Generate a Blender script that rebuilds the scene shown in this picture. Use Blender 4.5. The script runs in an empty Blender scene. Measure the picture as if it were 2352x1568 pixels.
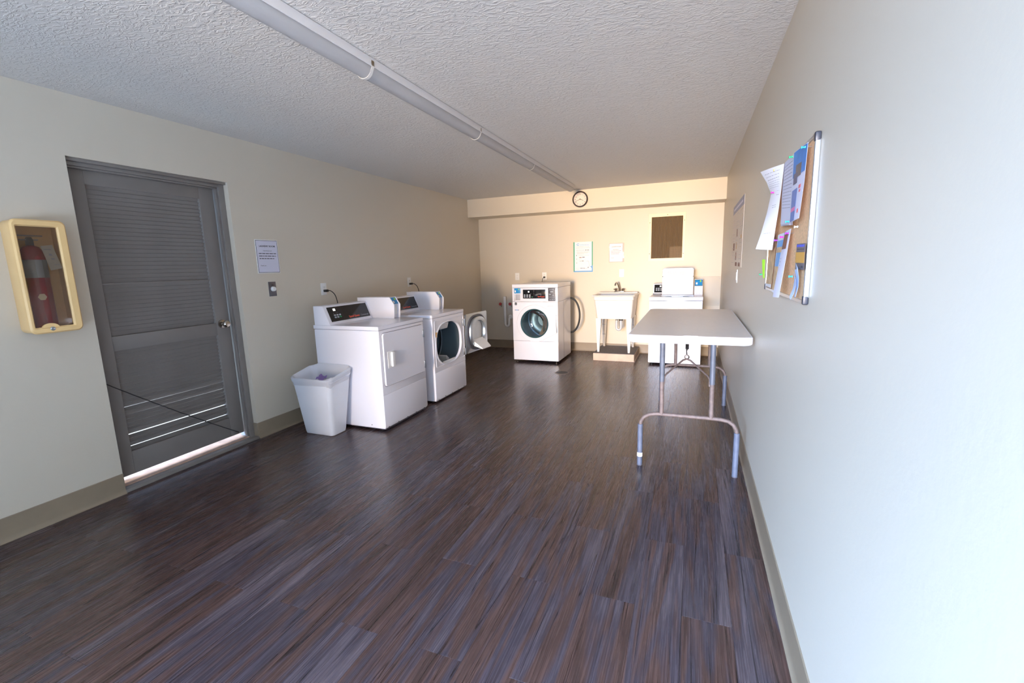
import bpy, bmesh, math, random
from mathutils import Vector, Matrix
random.seed(7)
sc = bpy.context.scene
COL = sc.collection
PI = math.pi

# ---------------------------------------------------------------- camera
CAM = Vector((3.3585, 0.0, 1.3785))
yaw, pitch, roll, FPX = 0.3811, 0.1662, -0.0287, 1040.2
cy, sy, cp, sp = math.cos(yaw), math.sin(yaw), math.cos(pitch), math.sin(pitch)
fwd = Vector((-sy*cp, cy*cp, -sp)); rt = Vector((cy, sy, 0)); up = rt.cross(fwd)
rt2 = rt*math.cos(roll) + up*math.sin(roll); up2 = -rt*math.sin(roll) + up*math.cos(roll)
cd = bpy.data.cameras.new('camera'); cam = bpy.data.objects.new('camera', cd); COL.objects.link(cam)
M = Matrix((rt2, up2, -fwd)).transposed().to_4x4(); M.translation = CAM
cam.matrix_world = M
cd.sensor_width = 36; cd.lens = 36*FPX/2352; cd.clip_start = 0.02; cd.clip_end = 100
sc.camera = cam

# ---------------------------------------------------------------- light
def srgb(r, g, b):
    f = lambda c: (c/255/12.92 if c/255 <= 0.04045 else ((c/255+0.055)/1.055)**2.4)
    return (f(r), f(g), f(b), 1)
wd = bpy.data.worlds.new('sky'); sc.world = wd; wd.use_nodes = True
bgn = wd.node_tree.nodes['Background']
bgn.inputs[0].default_value = (0.50, 0.68, 1.0, 1); bgn.inputs[1].default_value = 1.6
def area(name, loc, target, sx, sy_, power, col, spread=180):
    l = bpy.data.lights.new(name, 'AREA'); l.shape = 'RECTANGLE'; l.size = sx; l.size_y = sy_
    l.energy = power; l.color = col; l.spread = math.radians(spread)
    o = bpy.data.objects.new(name, l); COL.objects.link(o); o.location = loc
    o.rotation_euler = (Vector(target)-Vector(loc)).to_track_quat('-Z', 'Y').to_euler()
    return o
# daylight reaching the room through the wide doorway behind the camera: open sky, an added warm beam lamp, pale paving
area('sky_light', (-0.6, -9.0, 4.6), (2.2, -2.5, 2.2), 8.0, 5.4, 20000, (0.39, 0.62, 1.0))
area('warm_beam_light', (2.6, -16.0, 0.95), (2.3, 0.0, 1.15), 3.4, 2.3, 5600, (1.0, 0.70, 0.40))  # added lamp standing for warm outdoor bounce, narrowed onto the back wall
area('paving_bounce', (2.4, -5.2, 0.03), (2.4, -5.1, 3.0), 5.0, 4.4, 1700, (0.58, 0.71, 1.0))
sun = bpy.data.lights.new('sun', 'SUN'); sun.energy = 2.8; sun.angle = 0.01; sun.color = (1.0, 0.86, 0.70)
so = bpy.data.objects.new('sun', sun); COL.objects.link(so); so.location = (-4, 4, 6)
so.rotation_euler = Vector((0.62, -0.28, -0.73)).to_track_quat('-Z', 'Y').to_euler()
vs = sc.view_settings; vs.view_transform = 'Standard'; vs.look = 'None'; vs.gamma = 1; vs.use_curve_mapping = False
vs.exposure = 0.04
try:
    sc.cycles.max_bounces = 10; sc.cycles.diffuse_bounces = 7; sc.cycles.glossy_bounces = 4
    sc.cycles.use_denoising = True; sc.cycles.sample_clamp_indirect = 6
except Exception:
    pass

# ---------------------------------------------------------------- materials
def mat(name, col, rough=0.5, metal=0.0, spec=0.5, bump=None, vary=None, coat=0.0, emit=None, trans=0.0):
    """bump=(scale, strength, dist)  vary=(scale, amount)"""
    m = bpy.data.materials.new(name); m.use_nodes = True; nt = m.node_tree; b = nt.nodes['Principled BSDF']
    b.inputs['Base Color'].default_value = col; b.inputs['Roughness'].default_value = rough
    b.inputs['Metallic'].default_value = metal; b.inputs['Specular IOR Level'].default_value = spec
    b.inputs['Coat Weight'].default_value = coat; b.inputs['Transmission Weight'].default_value = trans
    if emit:
        b.inputs['Emission Color'].default_value = emit[0]; b.inputs['Emission Strength'].default_value = emit[1]
    tc = nt.nodes.new('ShaderNodeTexCoord')
    if bump:
        n = nt.nodes.new('ShaderNodeTexNoise'); n.inputs['Scale'].default_value = bump[0]; n.inputs['Detail'].default_value = 3
        nt.links.new(tc.outputs['Object'], n.inputs['Vector'])
        bp = nt.nodes.new('ShaderNodeBump'); bp.inputs['Strength'].default_value = bump[1]; bp.inputs['Distance'].default_value = bump[2]
        nt.links.new(n.outputs['Fac'], bp.inputs['Height']); nt.links.new(bp.outputs['Normal'], b.inputs['Normal'])
    if vary:
        n = nt.nodes.new('ShaderNodeTexNoise'); n.inputs['Scale'].default_value = vary[0]; n.inputs['Detail'].default_value = 4
        nt.links.new(tc.outputs['Object'], n.inputs['Vector'])
        r = nt.nodes.new('ShaderNodeValToRGB'); a = vary[1]
        r.color_ramp.elements[0].position = 0.3; r.color_ramp.elements[1].position = 0.7
        r.color_ramp.elements[0].color = tuple(c*(1-a) for c in col[:3])+(1,)
        r.color_ramp.elements[1].color = tuple(min(1, c*(1+a)) for c in col[:3])+(1,)
        nt.links.new(n.outputs['Fac'], r.inputs['Fac']); nt.links.new(r.outputs['Color'], b.inputs['Base Color'])
    return m
WALL = mat('wall_paint', srgb(209, 199, 182), 0.42, spec=0.4, bump=(55, 0.10, 0.004))
# ceiling: knock-down plaster
CEIL = bpy.data.materials.new('ceiling_plaster'); CEIL.use_nodes = True
nt = CEIL.node_tree; b = nt.nodes['Principled BSDF']
b.inputs['Base Color'].default_value = srgb(226, 224, 220); b.inputs['Roughness'].default_value = 0.6
b.inputs['Specular IOR Level'].default_value = 0.35
tc = nt.nodes.new('ShaderNodeTexCoord'); n1 = nt.nodes.new('ShaderNodeTexNoise'); n1.inputs['Scale'].default_value = 26
n1.inputs['Detail'].default_value = 3; n1.inputs['Distortion'].default_value = 1.6
mp = nt.nodes.new('ShaderNodeMapping'); mp.inputs['Scale'].default_value = (0.8, 1.6, 1)
nt.links.new(tc.outputs['Object'], mp.inputs['Vector']); nt.links.new(mp.outputs['Vector'], n1.inputs['Vector'])
rp = nt.nodes.new('ShaderNodeValToRGB'); rp.color_ramp.elements[0].position = 0.46; rp.color_ramp.elements[1].position = 0.60
nt.links.new(n1.outputs['Fac'], rp.inputs['Fac'])
bp = nt.nodes.new('ShaderNodeBump'); bp.inputs['Strength'].default_value = 0.42; bp.inputs['Distance'].default_value = 0.006
nt.links.new(rp.outputs['Color'], bp.inputs['Height']); nt.links.new(bp.outputs['Normal'], b.inputs['Normal'])

def wood_floor():
    m = bpy.data.materials.new('vinyl_plank'); m.use_nodes = True; nt = m.node_tree; N = nt.nodes; L = nt.links
    b = N['Principled BSDF']; b.inputs['Roughness'].default_value = 0.36; b.inputs['Specular IOR Level'].default_value = 0.5
    tc = N.new('ShaderNodeTexCoord'); oi = N.new('ShaderNodeObjectInfo')
    cmb = N.new('ShaderNodeCombineXYZ'); mu = N.new('ShaderNodeMath'); mu.operation = 'MULTIPLY'; mu.inputs[1].default_value = 37.0
    L.new(oi.outputs['Random'], mu.inputs[0]); L.new(mu.outputs[0], cmb.inputs[0]); L.new(mu.outputs[0], cmb.inputs[1])
    ad = N.new('ShaderNodeVectorMath'); ad.operation = 'ADD'; L.new(tc.outputs['Object'], ad.inputs[0]); L.new(cmb.outputs[0], ad.inputs[1])
    def noise(sx, sy_, scale, detail, dist):
        mp = N.new('ShaderNodeMapping'); mp.inputs['Scale'].default_value = (sx, sy_, 1); L.new(ad.outputs[0], mp.inputs['Vector'])
        n = N.new('ShaderNodeTexNoise'); n.inputs['Scale'].default_value = scale; n.inputs['Detail'].default_value = detail
        n.inputs['Distortion'].default_value = dist; L.new(mp.outputs[0], n.inputs['Vector']); return n
    def ramp(src, stops):
        r = N.new('ShaderNodeValToRGB'); e = r.color_ramp.elements
        e[0].position, e[0].color = stops[0]; e[1].position, e[1].color = stops[-1]
        for p, c in stops[1:-1]:
            x = e.new(p); x.color = c
        L.new(src, r.inputs['Fac']); return r
    broad = noise(11, 0.8, 1.0, 5, 1.2)
    base = ramp(broad.outputs['Fac'], [(0.30, srgb(56, 40, 36)), (0.45, srgb(82, 58, 51)), (0.55, srgb(66, 56, 61)), (0.70, srgb(94, 79, 80))])
    fine = noise(210, 4.0, 1.0, 6, 0.5)
    fr = ramp(fine.outputs['Fac'], [(0.34, (0.42, 0.40, 0.40, 1)), (0.50, (0.90, 0.90, 0.90, 1)), (0.68, (1.5, 1.46, 1.46, 1))])
    mx = N.new('ShaderNodeMix'); mx.data_type = 'RGBA'; mx.blend_type = 'MULTIPLY'; mx.inputs['Factor'].default_value = 0.62
    L.new(base.outputs['Color'], mx.inputs['A']); L.new(fr.outputs['Color'], mx.inputs['B'])
    crack = noise(17, 0.32, 1.0, 2, 0.7)
    cr = ramp(crack.outputs['Fac'], [(0.488, (1, 1, 1, 1)), (0.5, (0.18, 0.17, 0.17, 1)), (0.510, (1, 1, 1, 1))])
    mx2 = N.new('ShaderNodeMix'); mx2.data_type = 'RGBA'; mx2.blend_type = 'MULTIPLY'; mx2.inputs['Factor'].default_value = 0.85
    L.new(mx.outputs['Result'], mx2.inputs['A']); L.new(cr.outputs['Color'], mx2.inputs['B'])
    hs = N.new('ShaderNodeHueSaturation'); mr = N.new('ShaderNodeMapRange'); mr.inputs['To Min'].default_value = 0.93; mr.inputs['To Max'].default_value = 1.06
    L.new(oi.outputs['Random'], mr.inputs['Value']); L.new(mr.outputs[0], hs.inputs['Value']); L.new(mx2.outputs['Result'], hs.inputs['Color'])
    L.new(hs.outputs['Color'], b.inputs['Base Color'])
    bp = N.new('ShaderNodeBump'); bp.inputs['Strength'].default_value = 0.15; bp.inputs['Distance'].default_value = 0.001
    L.new(fine.outputs['Fac'], bp.inputs['Height']); L.new(bp.outputs['Normal'], b.inputs['Normal'])
    rr = N.new('ShaderNodeMapRange'); rr.inputs['To Min'].default_value = 0.20; rr.inputs['To Max'].default_value = 0.34
    L.new(fine.outputs['Fac'], rr.inputs['Value']); L.new(rr.outputs[0], b.inputs['Roughness'])
    return m
PLANK = wood_floor()
JOINT = mat('floor_joint', srgb(44, 38, 38), 0.8)
COVE = mat('cove_base_vinyl', srgb(140, 124, 104), 0.45, vary=(9, 0.05))
DOORM = mat('door_grey_paint', srgb(120, 113, 108), 0.5, bump=(30, 0.08, 0.002), vary=(5, 0.06))
FRAMEM = mat('frame_grey_paint', srgb(124, 117, 112), 0.45, bump=(18, 0.12, 0.002), vary=(7, 0.07))
SILL = mat('sill_weathered', srgb(172, 142, 124), 0.7, bump=(25, 0.3, 0.004), vary=(14, 0.2))
GROUND = mat('outdoor_concrete', srgb(200, 188, 168), 0.9, vary=(3, 0.1))
WHITE = mat('white_enamel', srgb(240, 240, 248), 0.22, spec=0.5, coat=0.2)
WHITEP = mat('white_plastic', srgb(238, 238, 236), 0.35)
BINM = mat('bin_plastic', srgb(236, 240, 248), 0.3, vary=(6, 0.02))
LINER = bpy.data.materials.new('liner_film'); LINER.use_nodes = True
nt = LINER.node_tree; b = nt.nodes['Principled BSDF']; b.inputs['Base Color'].default_value = srgb(232, 234, 240)
b.inputs['Roughness'].default_value = 0.25
tr = nt.nodes.new('ShaderNodeBsdfTransparent'); mxs = nt.nodes.new('ShaderNodeMixShader'); mxs.inputs[0].default_value = 0.62
nt.links.new(tr.outputs[0], mxs.inputs[1]); nt.links.new(b.outputs[0], mxs.inputs[2])
nt.links.new(mxs.outputs[0], nt.nodes['Material Output'].inputs['Surface'])
def glassy(name, col, fac, rough=0.04):
    m = bpy.data.materials.new(name); m.use_nodes = True; nt = m.node_tree; nt.nodes.remove(nt.nodes['Principled BSDF'])
    t = nt.nodes.new('ShaderNodeBsdfTransparent'); t.inputs[0].default_value = col
    g = nt.nodes.new('ShaderNodeBsdfGlossy'); g.inputs['Roughness'].default_value = rough
    fr = nt.nodes.new('ShaderNodeFresnel'); fr.inputs[0].default_value = 1.5
    ad = nt.nodes.new('ShaderNodeMath'); ad.operation = 'ADD'; ad.inputs[1].default_value = fac
    mx = nt.nodes.new('ShaderNodeMixShader'); nt.links.new(fr.outputs[0], ad.inputs[0]); nt.links.new(ad.outputs[0], mx.inputs[0])
    nt.links.new(t.outputs[0], mx.inputs[1]); nt.links.new(g.outputs[0], mx.inputs[2])
    nt.links.new(mx.outputs[0], nt.nodes['Material Output'].inputs['Surface'])
    return m
GLASS = glassy('clear_pane', (0.86, 0.82, 0.78, 1), 0.03)
BOWL = glassy('bowl_glass', (0.80, 0.90, 0.92, 1), 0.06)
CLEARP = glassy('clear_sleeve', (0.97, 0.97, 0.97, 1), 0.02, 0.08)
BLACKP = mat('black_panel', srgb(24, 25, 28), 0.12)
BLACKR = mat('black_rubber', srgb(20, 20, 22), 0.45)
GREYP = mat('grey_panel', srgb(84, 82, 90), 0.35)
STEEL = mat('brushed_steel', srgb(170, 174, 178), 0.28, 1.0)
DRUM = mat('drum_steel', srgb(132, 150, 160), 0.42, 0.6, bump=(14, 0.1, 0.004))
GALV = mat('galvanised', srgb(176, 184, 190), 0.30, 0.9, vary=(8, 0.08))
CHROME = mat('chrome', srgb(180, 172, 162), 0.15, 1.0)
DARKM = mat('dark_metal', srgb(70, 66, 64), 0.4, 0.8)
TEAL = mat('teal_gasket', srgb(38, 78, 84), 0.35)
BLUE = mat('screen_blue', srgb(40, 142, 205), 0.3)
LIME = mat('lime_print', srgb(170, 220, 60), 0.4)
RED = mat('red_enamel', srgb(150, 28, 38), 0.3)
REDV = mat('red_valve', srgb(176, 62, 60), 0.4)
ORANGE = mat('orange_red_print', srgb(225, 75, 45), 0.4)
SILVER = mat('silver_label', srgb(150, 150, 150), 0.4, 0.3)
TAGM = mat('tag_paper', srgb(205, 200, 190), 0.7)
CREAM = mat('cream_plastic', srgb(238, 200, 140), 0.35, vary=(6, 0.04))
INK = mat('ink', srgb(58, 58, 70), 0.6)
FAINT = mat('faint_ink', srgb(150, 150, 160), 0.6)
ROSE = mat('rose_ink', srgb(178, 130, 128), 0.6)
PAPER = mat('paper', srgb(236, 236, 240), 0.6)
PAPERL = mat('paper_lilac', srgb(214, 214, 230), 0.55)
GREENP = mat('print_green', srgb(70, 160, 130), 0.5)
BLUEP = mat('print_blue', srgb(95, 160, 215), 0.5)
SKYP = mat('print_sky', srgb(62, 132, 205), 0.45, vary=(10, 0.15))
TAN = mat('print_tan', srgb(205, 170, 130), 0.6, vary=(30, 0.25))
BRWN = mat('print_brown', srgb(130, 84, 66), 0.6, vary=(40, 0.25))
MUST = mat('print_mustard', srgb(214, 160, 70), 0.5)
SLATEP = mat('print_slate', srgb(96, 96, 122), 0.5)
PINKP = mat('print_pink', srgb(214, 120, 170), 0.5)
CORK = mat('cork', srgb(226, 182, 138), 0.85, bump=(160, 0.3, 0.002), vary=(120, 0.16))
ALU = mat('anodised_alu', srgb(208, 214, 222), 0.28, 0.85)
CAPM = mat('corner_cap', srgb(44, 47, 58), 0.35)
TTOP = mat('table_top', srgb(230, 221, 213), 0.35, bump=(90, 0.12, 0.001), vary=(30, 0.02))
TEDGE = mat('table_edge', srgb(234, 234, 238), 0.4)
TLEG = mat('table_leg_paint', srgb(90, 93, 102), 0.5, 0.1, bump=(60, 0.15, 0.001), vary=(28, 0.18))
TRUST = mat('table_leg_rusty', srgb(112, 96, 90), 0.6, 0.1, bump=(60, 0.2, 0.001), vary=(34, 0.25))
SLEEVE = mat('blue_grey_sleeve', srgb(90, 95, 110), 0.5, bump=(50, 0.1, 0.001), vary=(24, 0.14))
SINKM = mat('laundry_tub', srgb(236, 230, 222), 0.35)
TRAYM = mat('tray_peach', srgb(214, 188, 166), 0.7, vary=(12, 0.1))
TRAYT = mat('tray_top', srgb(112, 104, 102), 0.7, vary=(40, 0.2))
VENTF = mat('vent_frame', srgb(238, 222, 178), 0.4)
VENTS = mat('vent_slat', srgb(140, 114, 80), 0.5)
VENTB = mat('vent_back', srgb(56, 42, 30), 0.8)
PIPEW = mat('pipe_shade_grey', srgb(188, 187, 188), 0.5, vary=(5, 0.03)); BATT = mat('batten_lit_white', srgb(236, 235, 236), 0.4)  # pipe greyed, batten whitened: shade and light put into their colours
CLOCKR = mat('clock_rim', srgb(40, 18, 26), 0.25)
CLOCKF = mat('clock_face', srgb(226, 212, 204), 0.5)
SWGREY = mat('switch_plate_grey', srgb(108, 106, 112), 0.35, 0.6)
LID = mat('lid_underside', srgb(208, 208, 214), 0.35)
PURPLE = mat('purple_scrap', srgb(138, 112, 172), 0.6)
MAG = mat('pin_magenta', srgb(226, 50, 170), 0.25); YEL = mat('pin_yellow', srgb(240, 200, 50), 0.25)
GRN = mat('pin_green', srgb(50, 190, 120), 0.25); TL = mat('pin_teal', srgb(60, 170, 190), 0.25)
VIO = mat('pin_violet', srgb(150, 60, 190), 0.25); LGREEN = mat('lime_paper', srgb(160, 222, 50), 0.5)
WPIN = mat('pin_clear', srgb(230, 225, 215), 0.2); TICKET = mat('ticket_blue', srgb(176, 198, 232), 0.5)

# ---------------------------------------------------------------- mesh helpers
def rotz(p, a):
    c, s = math.cos(a), math.sin(a); return (p[0]*c-p[1]*s, p[0]*s+p[1]*c, p[2])
class MB:
    def __init__(s): s.bm = bmesh.new()
    def box(s, x0, x1, y0, y1, z0, z1, bev=0.0, seg=2):
        b = bmesh.new(); bmesh.ops.create_cube(b, size=1)
        for v in b.verts:
            v.co = Vector(((x0+x1)/2+v.co.x*(x1-x0), (y0+y1)/2+v.co.y*(y1-y0), (z0+z1)/2+v.co.z*(z1-z0)))
        if bev > 0: bmesh.ops.bevel(b, geom=b.edges[:], offset=bev, segments=seg, profile=0.6, affect='EDGES')
        s.merge(b); return s
    def merge(s, b, mtx=None):
        me = bpy.data.meshes.new('t'); b.to_mesh(me); b.free()
        if mtx is not None: me.transform(mtx)
        s.bm.from_mesh(me); bpy.data.meshes.remove(me); return s
    def prism(s, pts, a0, a1, axis='y', bev=0.0):
        """polygon pts in the two other axes, extruded along axis"""
        def P(p, a):
            return {'y': (p[0], a, p[1]), 'x': (a, p[0], p[1]), 'z': (p[0], p[1], a)}[axis]
        b = bmesh.new(); lo = [b.verts.new(P(p, a0)) for p in pts]; hi = [b.verts.new(P(p, a1)) for p in pts]
        b.faces.new(lo); b.faces.new(hi[::-1]); n = len(pts)
        for i in range(n): b.faces.new((lo[i], hi[i], hi[(i+1) % n], lo[(i+1) % n]))
        bmesh.ops.recalc_face_normals(b, faces=b.faces[:])
        if bev > 0: bmesh.ops.bevel(b, geom=b.edges[:], offset=bev, segments=2, profile=0.6, affect='EDGES')
        return s.merge(b)
    def tube(s, pts, r, n=12, cap=True):
        b = bmesh.new(); P = [Vector(p) for p in pts]; R = r if isinstance(r, (list, tuple)) else [r]*len(P)
        rings = []; prev = None
        for i, p in enumerate(P):
            t = ((P[min(i+1, len(P)-1)]-p).normalized() + (p-P[max(i-1, 0)]).normalized())
            t = t.normalized() if t.length > 1e-6 else Vector((0, 0, 1))
            if prev is None: u = t.orthogonal().normalized()
            else:
                u = prev - t*prev.dot(t); u = u.normalized() if u.length > 1e-6 else t.orthogonal().normalized()
            prev = u; w = t.cross(u)
            rings.append([b.verts.new(p+(u*math.cos(2*PI*k/n)+w*math.sin(2*PI*k/n))*R[i]) for k in range(n)])
        for a, c in zip(rings, rings[1:]):
            for k in range(n): b.faces.new((a[k], a[(k+1) % n], c[(k+1) % n], c[k]))
        if cap: b.faces.new(rings[0][::-1]); b.faces.new(rings[-1])
        return s.merge(b)
    def lathe(s, prof, org=(0, 0, 0), axis='z', n=32, cap=True):
        """prof [(r,h)]"""
        b = bmesh.new(); rings = []
        for r, h in prof:
            ring = []
            for k in range(n):
                a = 2*PI*k/n; u, v = r*math.cos(a), r*math.sin(a)
                p = {'z': (u, v, h), 'y': (u, h, v), 'x': (h, u, v)}[axis]
                ring.append(b.verts.new(Vector(p)+Vector(org)))
            rings.append(ring)
        for a, c in zip(rings, rings[1:]):
            for k in range(n): b.faces.new((a[k], a[(k+1) % n], c[(k+1) % n], c[k]))
        if cap: b.faces.new(rings[0]); b.faces.new(rings[-1])
        bmesh.ops.remove_doubles(b, verts=b.verts[:], dist=1e-6)
        bmesh.ops.recalc_face_normals(b, faces=b.faces[:])
        return s.merge(b)
    def loft(s, rings, cap0=True, cap1=True):
        b = bmesh.new(); R = [[b.verts.new(p) for p in r] for r in rings]; n = len(R[0])
        for a, c in zip(R, R[1:]):
            for k in range(n): b.faces.new((a[k], a[(k+1) % n], c[(k+1) % n], c[k]))
        if cap0: b.faces.new(R[0][::-1])
        if cap1: b.faces.new(R[-1])
        bmesh.ops.recalc_face_normals(b, faces=b.faces[:])
        return s.merge(b)
    def grid(s, rows, thick=0.0, dirv=(1, 0, 0)):
        """rows of points -> sheet, extruded by thick along dirv"""
        b = bmesh.new(); V = [[b.verts.new(p) for p in r] for r in rows]; D = Vector(dirv)*thick
        U = [[b.verts.new(Vector(p)+D) for p in r] for r in rows]; h, w = len(rows), len(rows[0])
        for i in range(h-1):
            for j in range(w-1):
                b.faces.new((V[i][j], V[i][j+1], V[i+1][j+1], V[i+1][j])); b.faces.new((U[i][j], U[i+1][j], U[i+1][j+1], U[i][j+1]))
        for i in range(h-1):
            for j in (0, w-1): b.faces.new((V[i][j], V[i+1][j], U[i+1][j], U[i][j]))
        for j in range(w-1):
            for i in (0, h-1): b.faces.new((V[i][j], V[i][j+1], U[i][j+1], U[i][j]))
        bmesh.ops.recalc_face_normals(b, faces=b.faces[:])
        return s.merge(b)
    def plate_hole(s, axis, a0, a1, rect, hole, n=64):
        """plate in plane normal to axis, rect=(u0,u1,v0,v1), hole=fn(angle)->(u,v)"""
        u0, u1, v0, v1 = rect; cu, cv = hole(None)
        angs = sorted(set([2*PI*k/n for k in range(n)] + [math.atan2(v-cv, u-cu) % (2*PI) for u in (u0, u1) for v in (v0, v1)]))
        def out(a):
            c, d = math.cos(a), math.sin(a); t = 1e9
            if c > 1e-9: t = min(t, (u1-cu)/c)
            if c < -1e-9: t = min(t, (u0-cu)/c)
            if d > 1e-9: t = min(t, (v1-cv)/d)
            if d < -1e-9: t = min(t, (v0-cv)/d)
            return (cu+c*t, cv+d*t)
        def P(u, v, a): return {'x': (a, u, v), 'y': (u, a, v)}[axis]
        b = bmesh.new(); O0, O1, I0, I1 = [], [], [], []
        for a in angs:
            o, i = out(a), hole(a)
            O0.append(b.verts.new(P(*o, a0))); O1.append(b.verts.new(P(*o, a1)))
            I0.append(b.verts.new(P(*i, a0))); I1.append(b.verts.new(P(*i, a1)))
        m = len(angs)
        for k in range(m):
            j = (k+1) % m
            for A, B in ((O0, I0), (O1, I1), (O0, O1), (I0, I1)): b.faces.new((A[k], A[j], B[j], B[k]))
        bmesh.ops.recalc_face_normals(b, faces=b.faces[:])
        return s.merge(b)
    def xf(s, mtx): bmesh.ops.transform(s.bm, matrix=mtx, verts=s.bm.verts[:]); return s
    def obj(s, name, m, parent=None, smooth=True, org=None):
        off = Vector((0, 0, 0)); q = parent
        while q is not None: off += q.location; q = q.parent
        o_ = Vector(org) if org is not None else off
        if parent is None and org is None:
            o_ = Vector((0, 0, 0))
        me = bpy.data.meshes.new(name)
        bmesh.ops.translate(s.bm, vec=-o_, verts=s.bm.verts[:])
        s.bm.to_mesh(me); s.bm.free(); me.materials.append(m)
        if smooth:
            me.polygons.foreach_set('use_smooth', [True]*len(me.polygons))
            try: me.set_sharp_from_angle(angle=math.radians(32))
            except Exception: pass
        o = bpy.data.objects.new(name, me); COL.objects.link(o)
        if parent is not None: o.parent = parent
        o.location = o_ - off
        return o
def thing(name, label, cat, loc=(0, 0, 0), group=None):
    o = bpy.data.objects.new(name, None); COL.objects.link(o); o.location = loc; o.empty_display_size = 0.1
    return tag(o, label, cat, group)
def subroot(name, parent, loc, label=None):
    o = bpy.data.objects.new(name, None); COL.objects.link(o); o.parent = parent; o.location = Vector(loc)-parent.location; o.empty_display_size = 0.05
    if label: o['label'] = label
    return o
def tag(o, label, cat, group=None):
    o['label'] = label; o['category'] = cat
    if group: o['group'] = group
    return o
def struct(o, label=None):
    o['kind'] = 'structure'
    if label: o['label'] = label
    return o
def B(*a, **k): return MB().box(*a, **k)
DIRS = {'left': (Vector((0, 1, 0)), Vector((0, 0, 1))), 'back': (Vector((1, 0, 0)), Vector((0, 0, 1))), 'right': (Vector((0, -1, 0)), Vector((0, 0, 1)))}
def words(name, s, size, pos, side, m, parent, align='CENTER', depth=0.0002, xd=None, ud=None, bold=0.0):
    cu = bpy.data.curves.new('t', 'FONT'); cu.body = s; cu.size = size; cu.align_x = align; cu.extrude = depth; cu.offset = bold
    cu.resolution_u = 2
    t = bpy.data.objects.new('t', cu); COL.objects.link(t); bpy.context.view_layer.update()
    me = bpy.data.meshes.new_from_object(t.evaluated_get(bpy.context.evaluated_depsgraph_get()))
    bpy.data.objects.remove(t); bpy.data.curves.remove(cu)
    if xd is None: xd, ud = DIRS[side]
    xd, ud = Vector(xd).normalized(), Vector(ud).normalized(); nd = xd.cross(ud)
    mt = Matrix((xd, ud, nd)).transposed().to_4x4(); mt.translation = Vector(pos); me.transform(mt)
    mb = MB(); mb.bm.from_mesh(me); bpy.data.meshes.remove(me)
    return mb.obj(name, m, parent, smooth=False)
def print_lines(name, rows, side, base, m, parent, seed=1, thick=0.0003):
    """rows: (u0,u1,v,h) word-like dashes; base = function (u,v)->point"""
    rnd = random.Random(seed); mb = MB(); xd, ud = DIRS[side]; nd = xd.cross(ud)
    for u0, u1, v, h in rows:
        u = u0
        while u < u1-1e-4:
            w = min(rnd.uniform(2.0, 6.0)*h, u1-u)
            p = [Vector(base(a, c)) for a, c in ((u, v), (u+w, v), (u+w, v+h), (u, v+h))]
            mb.grid([[p[0], p[1]], [p[3], p[2]]], thick, nd)
            u += w + h*0.8
    o = mb.obj(name, m, parent, smooth=False); o['kind'] = 'stuff'; return o

# ---------------------------------------------------------------- room
W, D, H, SD, SH, YF, T = 3.723, 7.035, 2.418, 6.651, 2.146, -2.50, 0.16
dy1, dy2, dz = 1.603, 2.585, 2.070
floor = struct(B(-0.0, W, YF, D, -0.12, -0.004).box(0, W, YF, -0.4, -0.004, 0).obj('floor', JOINT, smooth=False))
mb = MB(); mb.box(-T, 0, YF, dy1, -0.12, H+0.1); mb.box(-T, 0, dy2, D+T, -0.12, H+0.1); mb.box(-T, 0, dy1, dy2, dz, H+0.1); mb.box(-T, 0, dy1, dy2, -0.12, -0.031)
struct(mb.obj('wall_left', WALL, smooth=False))
struct(B(W, W+T, YF-T, D+T, -0.12, H+0.1).obj('wall_right', WALL, smooth=False))
struct(B(0, W, D, D+T, -0.12, H+0.1).obj('wall_back', WALL, smooth=False))
mb = MB(); OX0, OX1, OZ = 1.45, 3.62, 2.28
mb.box(-T, OX0, YF-T, YF, -0.12, H+0.1); mb.box(OX1, W, YF-T, YF, -0.12, H+0.1); mb.box(OX0, OX1, YF-T, YF, OZ, H+0.1)
struct(mb.obj('wall_front', WALL, smooth=False))
struct(B(0, W, YF, D, H, H+0.15).obj('ceiling', CEIL, smooth=False))
struct(B(0, W, SD, D, SH, H).obj('trim_1', WALL, smooth=False), 'boxed soffit beam painted like the wall across the back of the room')
# planks
PW, PL = 0.18, 0.9625
def plank_mesh(w, l):
    mb = MB(); mb.box(-w/2+0.0002, w/2-0.0002, -l/2+0.0004, l/2-0.0004, -0.004, 0.0, bev=0.0004, seg=1)
    me = bpy.data.meshes.new('plank'); mb.bm.to_mesh(me); mb.bm.free(); me.materials.append(PLANK); return me
cache = {}
col_i = 0; x1 = W
while x1 > 0.001:
    x0 = max(0.0, x1-PW)
    # columns alternate by half a plank
    y = 0.255 - PL*2 if col_i % 2 == 0 else 0.736 - PL*2
    y = (2.18 if col_i % 2 == 0 else 2.665) - PL*5
    while y < D:
        a, c = max(y, -0.4), min(y+PL, D)
        if c-a > 0.02:
            key = (round(x1-x0, 4), round(c-a, 4))
            if key not in cache: cache[key] = plank_mesh(*key)
            o = bpy.data.objects.new('plank', cache[key]); COL.objects.link(o); o.parent = floor
            o.location = ((x0+x1)/2, (a+c)/2, random.uniform(-0.0003, 0.0003))
        y += PL
    x1 -= PW; col_i += 1
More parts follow.
